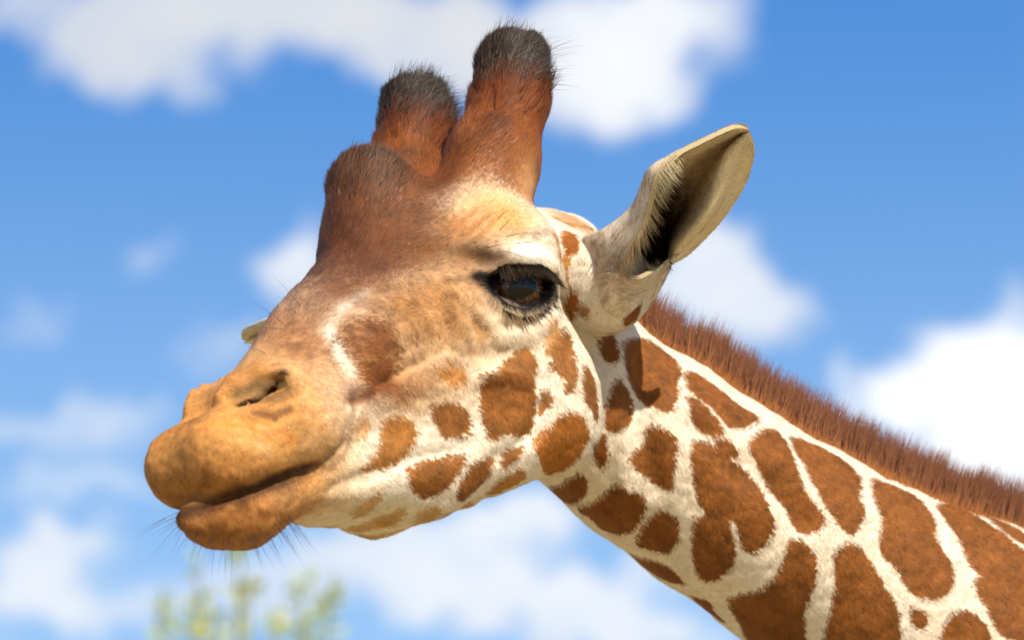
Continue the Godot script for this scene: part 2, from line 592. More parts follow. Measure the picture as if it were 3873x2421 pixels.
func build_tree() -> void:
	# a young tree some way behind: only its topmost shoots reach into the picture
	var bark := StandardMaterial3D.new()
	bark.albedo_color = Color(0.46, 0.44, 0.28); bark.roughness = 0.9
	var leaf := StandardMaterial3D.new()
	leaf.vertex_color_use_as_albedo = true; leaf.vertex_color_is_srgb = true; leaf.roughness = 0.55
	leaf.backlight_enabled = true; leaf.backlight = Color(0.75, 0.75, 0.22)
	var base := EYE + ray(560, 1500) * 12.0
	base.y = 0.0
	var tree := Node3D.new()
	tree.name = "young_tree"
	add_child(tree)
	tree.position = base
	tag(tree, "young tree with yellow green spring shoots, blurred in the distance below the muzzle", "tree")
	var wood := SurfaceTool.new()
	wood.begin(Mesh.PRIMITIVE_TRIANGLES)
	var crown := Vector3(0, 2.1, 0)
	tube(wood, [Vector3(0, -0.1, 0), Vector3(0.03, 1.1, 0.02), crown], [0.075, 0.06, 0.045])
	var shoots := []
	# shoots that show: where their tips are seen
	for q in [[470, 1325, 0.1, 1], [568, 1308, -0.2, 0], [590, 1400, 0.2, 1], [506, 1436, -0.3, 1], [716, 1375, 0.2, 0], [778, 1405, -0.2, 0], [655, 1474, 0.4, 1], [384, 1388, 0.0, 0], [430, 1480, 0.3, 0], [730, 1470, 0.0, 0], [560, 1490, 0.5, 1]]:
		var tip: Vector3 = EYE + ray(q[0], q[1]) * (12.0 + q[2]) - base
		shoots.append([tip, q[3] == 1])
	for k in 40:
		var a := rng.randf() * TAU
		var r := rng.randf_range(0.3, 1.0)
		shoots.append([Vector3(cos(a) * r, rng.randf_range(2.4, 3.2), sin(a) * r), rng.randf() < 0.6])
	SV = PackedVector3Array(); SN = PackedVector3Array(); SC = PackedColorArray()
	for s in shoots:
		var tip: Vector3 = s[0]
		var root := crown + Vector3(tip.x * 0.15, rng.randf_range(-0.7, 0.0), tip.z * 0.15)
		var mid := root.lerp(tip, 0.55) + Vector3(tip.x, -0.2, tip.z) * 0.25
		tube(wood, [root, mid, tip], [0.016, 0.008, 0.003])
		for k in 110:
			var t := 1.0 - pow(rng.randf(), 2.2) * 0.7
			var p := root.lerp(mid, t / 0.55) if t < 0.55 else mid.lerp(tip, (t - 0.55) / 0.45)
			# leaves sit in clumps along the shoot
			if sin(t * 38.0 + tip.x * 9.0) < -0.1 and rng.randf() < 0.8: continue
			var d := Vector3(rng.randf_range(-1, 1), rng.randf_range(-0.3, 1.2), rng.randf_range(-1, 1)).normalized()
			var c := lin(222, 212, 62).lerp(lin(168, 176, 56), rng.randf())
			if not s[1]: c = lin(196, 198, 92).lerp(lin(150, 164, 78), rng.randf())
			var side := d.cross(Vector3(rng.randf_range(-1, 1), rng.randf_range(-1, 1), rng.randf_range(-1, 1))).normalized()
			leaf_blade(p + d * rng.randf_range(0.0, 0.03), d, side, rng.randf_range(0.035, 0.06), c)
	wood.generate_normals()
	var wm := wood.commit()
	wm.surface_set_material(0, bark)
	add_part("trunk", wm, tree)
	tag(add_part("crown", take_strands(leaf), tree), "", "", "", "stuff")

func leaf_blade(p: Vector3, d: Vector3, side: Vector3, long: float, c: Color) -> void:
	var n := side.cross(d).normalized()
	var m := p + d * long * 0.45 + n * long * 0.06
	var w := side * long * 0.24
	for tri in [[p, m + w, m - w], [m + w, p + d * long, m - w]]:
		var flip_: bool = (tri[2] - tri[0]).cross(tri[1] - tri[0]).dot(n) < 0.0
		SV.append_array([tri[0], tri[2], tri[1]] if flip_ else [tri[0], tri[1], tri[2]])
		SN.append_array([n, n, n]); SC.append_array([c, c, c])

func tube(st: SurfaceTool, pts: Array, radii: Array) -> void:
	var last := []
	for i in pts.size():
		var d: Vector3 = (pts[mini(i + 1, pts.size() - 1)] - pts[maxi(i - 1, 0)]).normalized()
		var b := mark_frame(Vector3(), d)
		var ring := []
		for k in 8: ring.append(pts[i] + (b.x * cos(TAU * k / 8) + b.y * sin(TAU * k / 8)) * radii[i])
		if i:
			for k in 8:
				var j := (k + 1) % 8
				for v in [last[k], ring[k], ring[j], last[k], ring[j], last[j]]: st.add_vertex(v)
		last = ring

# ------------------------------------------------------------------ giraffe
var skin_mat: StandardMaterial3D
var hair_mat: StandardMaterial3D
var ear_mat: StandardMaterial3D
var eye_at := Vector3()
var eye_n := Vector3()
var socket := []

func build_giraffe() -> void:
	sculpt()
	mesh_body()
	paint()
	neck_side = in_head(EYE).normalized()
	neck_end = HZ(2500, 1660, -0.36)
	neck_axis = (HZ(2700, 1790, -0.40) - HZ(1882, 1295, -0.25)).normalized()
	for m in marks: MO.append(m.o); MR.append(sqrt(m.r * m.r + m.reach * m.reach))
	skin_mat = StandardMaterial3D.new()
	skin_mat.vertex_color_use_as_albedo = true
	skin_mat.vertex_color_is_srgb = true
	skin_mat.roughness = 0.75
	skin_mat.metallic_specular = 0.25
	ear_mat = skin_mat.duplicate()
	ear_mat.backlight_enabled = true
	ear_mat.backlight = Color(0.55, 0.42, 0.30)
	hair_mat = skin_mat.duplicate()
	hair_mat.roughness = 0.6
	hair_mat.metallic_specular = 0.3
	var g := Node3D.new()
	g.name = "giraffe"
	add_child(g)
	var foot := HZ(3200, 2090, -0.50)
	g.position = origin + head * foot
	var at := Transform3D(head, -(head * foot))
	tag(g, "giraffe with brown patched coat stretching its head across the cloudy sky", "giraffe")
	var cols := PackedColorArray()
	cols.resize(V.size())
	for i in V.size(): cols[i] = coat(V[i], N[i], near_marks(V[i], 0.0), 0.6)
	var a := []
	a.resize(Mesh.ARRAY_MAX)
	a[Mesh.ARRAY_VERTEX] = V; a[Mesh.ARRAY_NORMAL] = N; a[Mesh.ARRAY_COLOR] = cols; a[Mesh.ARRAY_INDEX] = Q
	var am := ArrayMesh.new()
	am.add_surface_from_arrays(Mesh.PRIMITIVE_TRIANGLES, a)
	am.surface_set_material(0, skin_mat)
	grow_fur(am)
	add_part("body", am, g, at)
	build_ears(g, at)
	build_eyes(g, at)
	build_mane(g, at)
	build_tufts(g, at)
	build_whiskers(g, at)

# directions the coat lies in: where, towards
var FP := PackedVector3Array()
var FD := PackedVector3Array()

func lie(u: float, v: float, tu: float, tv: float) -> void:
	var a := seen(u, v)
	var b := head.inverse() * (view * Vector3(tu - u, v - tv, 0).normalized())
	for t in [false, true]:
		FP.append(mir(a) if t else a); FD.append(mir(b) if t else b)

func flow(p: Vector3) -> Vector3:
	var d := Vector3()
	for i in FP.size():
		var q := FP[i].distance_squared_to(p) + 0.0003
		d += FD[i] / (q * q)
	return d.normalized()

func length_at(p: Vector3) -> float:
	var l := 0.0056
	l = lerpf(0.0040, l, smoothstep(0.33, 0.14, p.z))            # short on the muzzle
	return lerpf(l, 0.0105, smoothstep(-0.03, 0.03, p.y))        # longer on the horns

func grow_fur(am: ArrayMesh) -> void:
	for w in [[600, 860, 660, 850], [420, 1080, 400, 1130], [520, 1130, 540, 1180], [680, 1040, 720, 1080], [520, 1240, 540, 1290], [760, 700, 790, 640], [800, 560, 815, 500], [880, 440, 900, 400], [1000, 560, 1060, 530], [1160, 480, 1190, 420], [1180, 520, 1240, 480], [1180, 340, 1230, 290], [1200, 220, 1240, 170], [950, 340, 960, 280], [1100, 590, 1180, 560], [1280, 590, 1320, 610], [1000, 720, 960, 700], [980, 760, 1010, 830], [870, 830, 930, 830], [1150, 780, 1100, 820], [1230, 780, 1260, 820], [1190, 960, 1225, 1000], [950, 1040, 985, 1080], [1070, 990, 1105, 1030], [1330, 1040, 1360, 1090], [1370, 900, 1395, 950], [1340, 850, 1360, 900], [1020, 1130, 1060, 1175], [1160, 1130, 1200, 1165], [840, 1180, 890, 1215], [700, 1180, 740, 1220], [1400, 620, 1420, 690], [1560, 880, 1610, 930], [1700, 1160, 1740, 1220], [1900, 1180, 1950, 1230], [1850, 1400, 1890, 1460], [2150, 1300, 2200, 1350], [2300, 1480, 2350, 1520], [1450, 1180, 1500, 1220]]:
		lie(w[0], w[1], w[2], w[3])
	var toward := in_head(EYE).normalized()
	var areas := PackedFloat32Array()
	var total := 0.0
	var tris := Q.size() / 3
	areas.resize(tris)
	var e := in_head(EYE)
	for i in tris:
		var a := V[Q[i * 3]]
		var area := 0.0
		# fur is grown strand by strand on the side that can be seen from about here; elsewhere the skin's own colour does
		if N[Q[i * 3]].dot(e - a) > -0.9 and in_view(a):
			area = (V[Q[i * 3 + 1]] - a).cross(V[Q[i * 3 + 2]] - a).length()
		areas[i] = area
		total += area
	var per := HAIRS / total
	SV = PackedVector3Array(); SN = PackedVector3Array(); SC = PackedColorArray()
	for i in tris:
		if areas[i] == 0.0: continue
		var want := areas[i] * per
		var n := int(want)
		if rng.randf() < want - n: n += 1
		if n == 0: continue
		var ia := Q[i * 3]; var ib := Q[i * 3 + 1]; var ic := Q[i * 3 + 2]
		var a := V[ia]; var ab := V[ib] - a; var ac := V[ic] - a
		var normal := (N[ia] + N[ib] + N[ic]).normalized()
		var ids := near_marks(a, 0.004)
		var d := flow(a)
		d = (d - normal * d.dot(normal)).normalized()
		var side := normal.cross(d)
		var long := length_at(a)
		for k in n:
			var r := rng.randf(); var s := rng.randf()
			if r + s > 1.0:
				r = 1.0 - r; s = 1.0 - s
			var p := a + ab * r + ac * s
			var c := coat(p, normal, ids, 1.0)
			var tone_ := rng.randf_range(0.82, 1.14)
			if rng.randf() < 0.04: tone_ *= 0.7
			elif rng.randf() < 0.05: tone_ *= 1.25
			tone_ = lerpf(tone_, 1.0, smoothstep(0.45, 0.8, c.g) * 0.45)
			c = Color(c.r * tone_, c.g * tone_, c.b * tone_)
			var lean := rng.randf_range(0.10, 0.34)
			var dir: Vector3 = (d + side * rng.randf_range(-0.2, 0.2) + normal * lean).normalized()
			var lg: float = long * rng.randf_range(0.6, 1.3)
			var wide := side * rng.randf_range(0.0002, 0.00036)
			var nn := (normal + dir * 0.0 + side * rng.randf_range(-0.25, 0.25)).normalized()
			p -= normal * 0.0006
			SV.append(p - wide); SV.append(p + wide); SV.append(p + dir * lg)
			SN.append(nn); SN.append(nn); SN.append(nn)
			SC.append(c); SC.append(c); SC.append(c.lerp(Color(1, 0.93, 0.8), 0.06))
	var arr := []
	arr.resize(Mesh.ARRAY_MAX)
	arr[Mesh.ARRAY_VERTEX] = SV; arr[Mesh.ARRAY_NORMAL] = SN; arr[Mesh.ARRAY_COLOR] = SC
	am.add_surface_from_arrays(Mesh.PRIMITIVE_TRIANGLES, arr)
	am.surface_set_material(1, hair_mat)
	SV = PackedVector3Array(); SN = PackedVector3Array(); SC = PackedColorArray()

func in_view(p: Vector3) -> bool:
	var c := view.inverse() * (origin + head * p - EYE)
	return absf(c.x / c.z) < 1209.5 / FOCAL * 1.12 and absf(c.y / c.z) < 756.0 / FOCAL * 1.12

# ------------------------------------------------------------------ ears
const EAR := [
	[[1395, 655, -0.138], [1378, 565, -0.165], [1390, 640, -0.215], [1402, 790, -0.170], [1392, 742, -0.140], [1397, 648, -0.136]],
	[[1450, 654, -0.116], [1420, 548, -0.148], [1450, 640, -0.220], [1476, 772, -0.180], [1462, 720, -0.122], [1452, 644, -0.112]],
	[[1492, 585, -0.112], [1470, 515, -0.148], [1530, 600, -0.225], [1535, 712, -0.190], [1520, 690, -0.150], [1502, 656, -0.122]],
	[[1522, 530, -0.110], [1504, 478, -0.145], [1570, 560, -0.225], [1574, 638, -0.182], [1566, 638, -0.154], [1555, 631, -0.148]],
	[[1537, 482, -0.110], [1522, 432, -0.140], [1580, 520, -0.218], [1592, 582, -0.166], [1605, 595, -0.162], [1616, 603, -0.170]],
	[[1556, 412, -0.113], [1545, 398, -0.135], [1615, 470, -0.216], [1632, 536, -0.158], [1650, 547, -0.166], [1668, 556, -0.175]],
	[[1602, 363, -0.123], [1604, 370, -0.140], [1645, 425, -0.212], [1665, 492, -0.156], [1690, 499, -0.166], [1714, 503, -0.177]],
	[[1660, 332, -0.133], [1666, 342, -0.150], [1680, 375, -0.200], [1690, 434, -0.156], [1724, 438, -0.168], [1756, 437, -0.181]],
	[[1722, 303, -0.143], [1726, 312, -0.152], [1728, 335, -0.182], [1716, 368, -0.156], [1750, 374, -0.164], [1777, 376, -0.173]],
	[[1750, 299, -0.149], [1754, 304, -0.154], [1757, 312, -0.165], [1752, 328, -0.157], [1766, 335, -0.159], [1778, 342, -0.164]],
	[[1766, 305, -0.1525], [1767, 307, -0.1535], [1769, 309, -0.1545], [1770, 310, -0.1545], [1771, 310, -0.154], [1772, 312, -0.153]],
]

func cubic(a: Vector3, b: Vector3, c: Vector3, d: Vector3, t: float) -> Vector3:
	return b.cubic_interpolate(c, a, d, t)

func build_ears(g: Node3D, at: Transform3D) -> void:
	for flip in [false, true]: build_ear(g, at, flip)

func build_ear(g: Node3D, at: Transform3D, flip: bool) -> void:
	var rows := EAR.size(); var cols: int = EAR[0].size()
	var ctrl := []
	for r in EAR:
		var row := []
		for c in r: row.append(HF(c[0], c[1], c[2] + (0.018 if flip else -0.044) * ctrl.size() / rows))
		ctrl.append(row)
	var A := 72; var B := 56
	var P := []
	for i in A + 1:
		var t := float(i) / A * (rows - 1)
		var r := mini(int(t), rows - 2)
		var line_ := []
		for c in cols: line_.append(cubic(ctrl[maxi(r - 1, 0)][c], ctrl[r][c], ctrl[r + 1][c], ctrl[mini(r + 2, rows - 1)][c], t - r))
		var out := PackedVector3Array()
		for j in B + 1:
			var s := float(j) / B * (cols - 1)
			var c := mini(int(s), cols - 2)
			out.append(cubic(line_[maxi(c - 1, 0)], line_[c], line_[c + 1], line_[mini(c + 2, cols - 1)], s - c))
		P.append(out)
	var nrm := []
	for i in A + 1:
		var row := PackedVector3Array()
		for j in B + 1:
			var du: Vector3 = P[mini(i + 1, A)][j] - P[maxi(i - 1, 0)][j]
			var dv: Vector3 = P[i][mini(j + 1, B)] - P[i][maxi(j - 1, 0)]
			row.append(du.cross(dv).normalized())
		nrm.append(row if i < A - 5 else nrm[A - 6].duplicate())
	# the hollow side is the one that looks at the middle of the section
	var mid: Vector3 = (P[A / 2][0] + P[A / 2][B]) / 2
	if nrm[A / 2][B / 2].dot(mid - P[A / 2][B / 2]) < 0.0:
		for row in nrm:
			for j in B + 1: row[j] = -row[j]
	var verts := PackedVector3Array(); var norms := PackedVector3Array(); var colors := PackedColorArray(); var index := PackedInt32Array()
	for face in 2:
		for i in A + 1: for j in B + 1:
			var n: Vector3 = nrm[i][j]
			var thick := 0.0003 + 0.0019 * smoothstep(A, A - 9, i)
			var p: Vector3 = P[i][j] + n * (thick if face == 0 else -thick)
			var t := float(i) / A; var s := float(j) / B
			var c := lin(224, 208, 176).lerp(CREAM, smoothstep(0.35, 0.1, t))
			c = c.lerp(lin(150, 120, 86), 0.32 * smoothstep(0.30, 0.12, t) * smoothstep(0.15, 0.5, sin(t * 130.0 + 3.0 * fine.get_noise_2d(s * 500, t * 300))) * (1.0 if face == 1 else 0.0))
			if face == 0:
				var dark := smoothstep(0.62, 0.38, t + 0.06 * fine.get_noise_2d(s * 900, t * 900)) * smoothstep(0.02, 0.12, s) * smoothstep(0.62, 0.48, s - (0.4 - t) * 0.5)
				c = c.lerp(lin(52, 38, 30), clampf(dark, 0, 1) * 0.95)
				c = c.lerp(lin(150, 130, 100), 0.35 * smoothstep(0.0, 0.4, fine.get_noise_2d(s * 1700, t * 2600)))
			else:
				c = c.lerp(lin(150, 118, 78), 0.5 * smoothstep(0.05, 0.5, fine.get_noise_2d(s * 2600 + 50, t * 700)))
			if face == 0: c = c.lerp(lin(242, 222, 180), 0.9 * smoothstep(0.56, 0.68, s) * smoothstep(0.15, 0.3, t))  # sandy rim strip, painted paler for the sunlight it catches
			if minf(s, 1.0 - s) < 0.025: c = lin(214, 196, 156)
			verts.append(mir(p) if flip else p)
			norms.append((mir(n) if flip else n) * (1.0 if face == 0 else -1.0))
			colors.append(c)
	var w := B + 1; var half := (A + 1) * w
	for face in 2:
		for i in A: for j in B:
			var a := face * half + i * w + j
			quad(index, verts, norms, a, a + 1, a + w + 1, a + w)
	for j in [0, B]:
		var inner := 2 if j == 0 else B - 2
		for i in A + 1:
			var a: int = i * w + j
			var out: Vector3 = (P[mini(i, A - 6)][j] - P[mini(i, A - 6)][inner]).normalized()
			if flip: out = mir(out)
			var first := verts.size()
			for q in [verts[a], verts[a + half]]:
				verts.append(q); norms.append(out); colors.append(lin(206, 186, 146))
			if i: quad(index, verts, norms, first - 2, first, first + 1, first - 1)
	var arr := []
	arr.resize(Mesh.ARRAY_MAX)
	arr[Mesh.ARRAY_VERTEX] = verts; arr[Mesh.ARRAY_NORMAL] = norms; arr[Mesh.ARRAY_COLOR] = colors; arr[Mesh.ARRAY_INDEX] = index
	var m := ArrayMesh.new()
	m.add_surface_from_arrays(Mesh.PRIMITIVE_TRIANGLES, arr)
	m.surface_set_material(0, ear_mat)
	# short fur over both faces
	for k in 26000:
		var i := rng.randi_range(0, A - 7); var j := rng.randi_range(0, B - 1)
		var face := k % 2
		var q := rng.randf(); var r := rng.randf()
		var v0 := face * half + i * w + j
		var p := verts[v0].lerp(verts[v0 + 1], q).lerp(verts[v0 + w].lerp(verts[v0 + w + 1], q), r)
		var n := norms[v0]
		var d := (verts[v0 + w] - verts[v0]).normalized()
		var c := colors[v0] * rng.randf_range(0.85, 1.15)
		var dir: Vector3 = (d + n * 0.35 + n.cross(d) * rng.randf_range(-0.3, 0.3)).normalized()
		strand(p - n * 0.0004, dir, Vector3(), rng.randf_range(0.003, 0.006), 0.0009, n.cross(d), n, c, c, 1)
	add_strands(m, hair_mat)
	# the far ear is turned a little lower and further forward
	var base := mir(ctrl[0][2]) if flip else Vector3()
	var swing := Transform3D(Basis(Vector3(0, 0, 1), deg_to_rad(3.0)) * Basis(Vector3(0, 1, 0), deg_to_rad(3.0)), Vector3(0, 0.014, 0)) if flip else Transform3D()
	var ear := add_part("ear", m, g, at * Transform3D(Basis(), base) * swing * Transform3D(Basis(), -base))
	# long hair along the front edge, pointing into the hollow
	for k in 1300:
		var t := rng.randf_range(0.12, 0.60)
		var i := int(t * A); var j := rng.randi_range(0, 4)
		var p: Vector3 = P[i][j].lerp(P[mini(i + 1, A)][j], rng.randf())
		var over: Vector3 = (P[i][B] - P[i][0]).normalized()
		var n := (-nrm[i][j] as Vector3).lerp(Vector3(0.3, 0, 1), 0.5).normalized()
		p += n * 0.001
		var dir: Vector3 = (over + Vector3(0.1, 0.1, 0.35) + Vector3(rng.randf_range(-0.2, 0.2), rng.randf_range(-0.2, 0.2), rng.randf_range(-0.15, 0.15))).normalized()
		var c := lin(214, 198, 160).lerp(lin(132, 94, 62), clampf(0.9 - t * 2.2 + rng.randf_range(-0.4, 0.3), 0.0, 1.0))
		var lg: float = rng.randf_range(0.012, 0.030) * (0.3 + 0.7 * smoothstep(0.64, 0.50, t))
		var across := dir.cross(n).normalized()
		if flip: strand(mir(p), mir(dir), mir(-n) * 0.004, lg, 0.0010, mir(across), mir(n), c, c)
		else: strand(p, dir, -n * 0.15, lg, 0.0010, across, n, c, c)
	for k in 300:
		var t := rng.randf_range(0.14, 0.34)
		var i := int(t * A); var j := B - rng.randi_range(2, 9)
		var p: Vector3 = P[i][j]
		var over: Vector3 = (P[i][0] - P[i][B]).normalized()
		var n: Vector3 = nrm[i][j]
		var dir: Vector3 = (over * 0.5 + n + Vector3(rng.randf_range(-0.3, 0.3), rng.randf_range(-0.3, 0.3), rng.randf_range(-0.3, 0.3))).normalized()
		var c := lin(200, 184, 150)
		var across := dir.cross(nrm[i][0]).normalized()
		if flip: strand(mir(p), mir(dir), Vector3(), rng.randf_range(0.006, 0.014), 0.0009, mir(across), mir(n), c, c)
		else: strand(p, dir, Vector3(), rng.randf_range(0.006, 0.014), 0.0009, across, n, c, c)
	# soft hair where the opening closes
	for k in 420:
		var i := rng.randi_range(int(A * 0.07), int(A * 0.19)); var j: int = [rng.randi_range(0, 7), B - rng.randi_range(0, 10)][k % 2]
		var p: Vector3 = P[i][j]
		var n: Vector3 = -nrm[i][j]
		var dir: Vector3 = (n * 0.45 + (P[i + 4][j] - p).normalized() + Vector3(rng.randf_range(-0.4, 0.4), rng.randf_range(-0.4, 0.4), rng.randf_range(-0.2, 0.4))).normalized()
		var c := CREAM.lerp(lin(190, 168, 130), rng.randf())
		var across := dir.cross(n).normalized()
		p += n * 0.002
		if flip: strand(mir(p), mir(dir), Vector3(), rng.randf_range(0.007, 0.016), 0.0009, mir(across), mir(n), c, c)
		else: strand(p, dir, Vector3(), rng.randf_range(0.007, 0.016), 0.0009, across, n, c, c)
	add_part("ear_hair", take_strands(hair_mat), ear)

func quad(index: PackedInt32Array, v: PackedVector3Array, n: PackedVector3Array, a: int, b: int, c: int, d: int) -> void:
	# front faces run clockwise
	if (v[c] - v[a]).cross(v[b] - v[a]).dot(n[a]) >= 0.0: index.append_array([a, b, c, a, c, d])
	else: index.append_array([a, c, b, a, d, c])

func add_strands(m: ArrayMesh, material: Material) -> void:
	var a := []
	a.resize(Mesh.ARRAY_MAX)
	a[Mesh.ARRAY_VERTEX] = SV; a[Mesh.ARRAY_NORMAL] = SN; a[Mesh.ARRAY_COLOR] = SC
	m.add_surface_from_arrays(Mesh.PRIMITIVE_TRIANGLES, a)
	m.surface_set_material(m.get_surface_count() - 1, material)
	SV = PackedVector3Array(); SN = PackedVector3Array(); SC = PackedColorArray()

# ------------------------------------------------------------------ eyes
func build_eyes(g: Node3D, at: Transform3D) -> void:
	var wet := StandardMaterial3D.new()
	wet.vertex_color_use_as_albedo = true
	wet.vertex_color_is_srgb = true
	wet.roughness = 0.04
	wet.metallic_specular = 0.45
	var R := 0.029
	for flip in [false, true]:
		var n := eye_n
		var c := eye_at - n * (R + 0.0035)
		var gaze := (n + Vector3(0, -0.10, 0.10)).normalized()
		var b := mark_frame(Vector3(), gaze)
		var verts := PackedVector3Array(); var norms := PackedVector3Array(); var cols := PackedColorArray(); var index := PackedInt32Array()
		for i in 49:
			var e := PI * i / 48.0
			for j in 65:
				var a := TAU * j / 64.0
				var d := (b.x * cos(a) + b.y * sin(a)) * sin(e) + b.z * cos(e)
				var bulge := R * (1.0 + 0.07 * exp(-pow(e / 0.55, 4)))
				verts.append(c + d * bulge if not flip else mir(c + d * bulge)); norms.append(d if not flip else mir(d))
				var pupil := Vector2(cos(a) * sin(e) / 0.50, sin(a) * sin(e) / 0.30).length()
				var col := lin(44, 29, 18).lerp(lin(86, 58, 34), 0.5 + 0.5 * sin(a * 23.0 + sin(a * 7.0) * 2.0))
				if pupil < 1.0: col = lin(6, 6, 9)
				elif sin(e) > 0.80: col = lin(16, 12, 10)
				cols.append(col)
		for i in 48: for j in 64: quad(index, verts, norms, i * 65 + j, i * 65 + j + 1, (i + 1) * 65 + j + 1, (i + 1) * 65 + j)
		var arr := []
		arr.resize(Mesh.ARRAY_MAX)
		arr[Mesh.ARRAY_VERTEX] = verts; arr[Mesh.ARRAY_NORMAL] = norms; arr[Mesh.ARRAY_COLOR] = cols; arr[Mesh.ARRAY_INDEX] = index
		var m := ArrayMesh.new()
		m.add_surface_from_arrays(Mesh.PRIMITIVE_TRIANGLES, arr)
		m.surface_set_material(0, wet)
		add_part("eye", m, g, at)
	# lashes: long ones that hang from the upper lid, short ones under the lower
	var upper := PackedVector3Array(); var lower := PackedVector3Array()
	for q in [[1175, 634], [1195, 628], [1215, 624], [1245, 622], [1275, 625], [1298, 638], [1312, 656]]: upper.append(seen(q[0], q[1]))
	for q in [[1185, 724], [1210, 740], [1240, 748], [1275, 740], [1300, 718], [1314, 696]]: lower.append(seen(q[0], q[1]))
	for flip in [false, true]:
		for k in 300:
			var t := rng.randf() * (upper.size() - 1.001)
			var p := upper[int(t)].lerp(upper[int(t) + 1], t - int(t))
			var n := field_normal(p)
			p += Vector3(0, rng.randf_range(-0.0025, 0.003), 0) - n * 0.001
			var fan := (t / (upper.size() - 1) - 0.5)
			var dir: Vector3 = (n * 0.75 + Vector3(0, -0.75, 0) - Vector3(0, 0, 1) * fan * 0.7 + Vector3(rng.randf_range(-0.12, 0.12), rng.randf_range(-0.12, 0.12), rng.randf_range(-0.12, 0.12))).normalized()
			var across := dir.cross(n).normalized()
			var c := lin(14, 12, 12) if rng.randf() < 0.8 else lin(70, 58, 48)
			var lg: float = rng.randf_range(0.013, 0.025)
			if flip: strand(mir(p), mir(dir), Vector3(0, 0.15, 0), lg, 0.0008, mir(across), mir(n), c, lin(110, 98, 84))  # grey tip colour paints in the highlights of the lashes
			else: strand(p, dir, Vector3(0, 0.15, 0), lg, 0.0008, across, n, c, lin(110, 98, 84))
		for k in 90:
			var t := rng.randf() * (lower.size() - 1.001)
			var p := lower[int(t)].lerp(lower[int(t) + 1], t - int(t))
			var n := field_normal(p)
			var fan := (t / (lower.size() - 1) - 0.45)
			var dir: Vector3 = (n * 0.5 + Vector3(0, -0.8, 0) - Vector3(0, 0, 1) * fan * 1.1 + Vector3(rng.randf_range(-0.15, 0.15), rng.randf_range(-0.15, 0.15), rng.randf_range(-0.15, 0.15))).normalized()
			var across := dir.cross(n).normalized()
			var c := lin(18, 15, 14)
			if flip: strand(mir(p), mir(dir), Vector3(), rng.randf_range(0.007, 0.014), 0.0008, mir(across), mir(n), c, c)
			else: strand(p, dir, Vector3(), rng.randf_range(0.007, 0.014), 0.0008, across, n, c, c)
		add_part("eyelashes", take_strands(hair_mat), g, at)

# ------------------------------------------------------------------ mane, horn tufts, whiskers
func build_mane(g: Node3D, at: Transform3D) -> void:
	var crest := PackedVector3Array()
	for q in [[1495, 775, -0.24], [1560, 815, -0.24], [1640, 858, -0.245], [1800, 968, -0.255], [2000, 1085, -0.27], [2180, 1172, -0.295], [2419, 1262, -0.33], [2650, 1376, -0.37], [2900, 1500, -0.42], [3150, 1620, -0.47]]: crest.append(HZ(q[0], q[1], q[2]))
	var even := PackedVector3Array()
	for i in crest.size() - 1:
		var n := int(crest[i].distance_to(crest[i + 1]) / 0.02)
		for k in n: even.append(cubic(crest[maxi(i - 1, 0)], crest[i], crest[i + 1], crest[mini(i + 2, crest.size() - 1)], float(k) / n))
	crest = even
	var up := head.inverse() * (view * Vector3(0.12, 0.99, 0.0).normalized())
	var depth := head.inverse() * (view * Vector3(0, 0, 1))
	var lock := []
	for k in 400: lock.append([rng.randf_range(-0.10, 0.10), rng.randf_range(0.82, 1.10), rng.randf_range(-0.15, 0.15)])
	for k in 32000:
		var t := rng.randf() * (crest.size() - 1.001)
		var p := crest[int(t)].lerp(crest[int(t) + 1], t - int(t))
		var deep := rng.randf_range(-0.013, 0.013)
		var seat := t * 6.5 + 3.0 * deep / 0.013
		var id := posmod(int(seat), 400)
		var q: Array = lock[id]
		var lg: float = 0.056 * q[1] * rng.randf_range(0.5, 1.08)
		var along := (crest[int(t) + 1] - crest[int(t)]).normalized()
		p += depth * deep - up * 0.006
		# strands of one lock lean towards its middle
		var lean: float = 0.5 - (seat - floorf(seat))
		var dir: Vector3 = (up + along * (q[0] + lean * 0.3 + rng.randf_range(-0.09, 0.09)) + depth * (q[2] + rng.randf_range(-0.14, 0.14))).normalized()
		var c := lin(158, 106, 68).lerp(lin(118, 74, 48), rng.randf())
		var tip := c.lerp(lin(106, 68, 56), 0.7)
		if rng.randf() < 0.12: c = lin(180, 128, 82)
		strand(p, dir, along * 0.08, lg, 0.0012, along, depth, c, tip, 2)
	# pale short hair at its foot
	for k in 7000:
		var t := rng.randf() * (crest.size() - 1.001)
		var p := crest[int(t)].lerp(crest[int(t) + 1], t - int(t))
		var along := (crest[int(t) + 1] - crest[int(t)]).normalized()
		p += depth * rng.randf_range(0.0, 0.03) - up * rng.randf_range(0.004, 0.012)
		var dir: Vector3 = (up + along * rng.randf_range(0.0, 0.5) + depth * rng.randf_range(0.0, 0.3)).normalized()
		var c := lin(176, 118, 66).lerp(lin(140, 82, 44), rng.randf())
		strand(p, dir, Vector3(), rng.randf_range(0.008, 0.022), 0.0011, along, depth, c, c, 1)
	tag(add_part("mane", take_strands(hair_mat), g, at), "", "", "", "stuff")

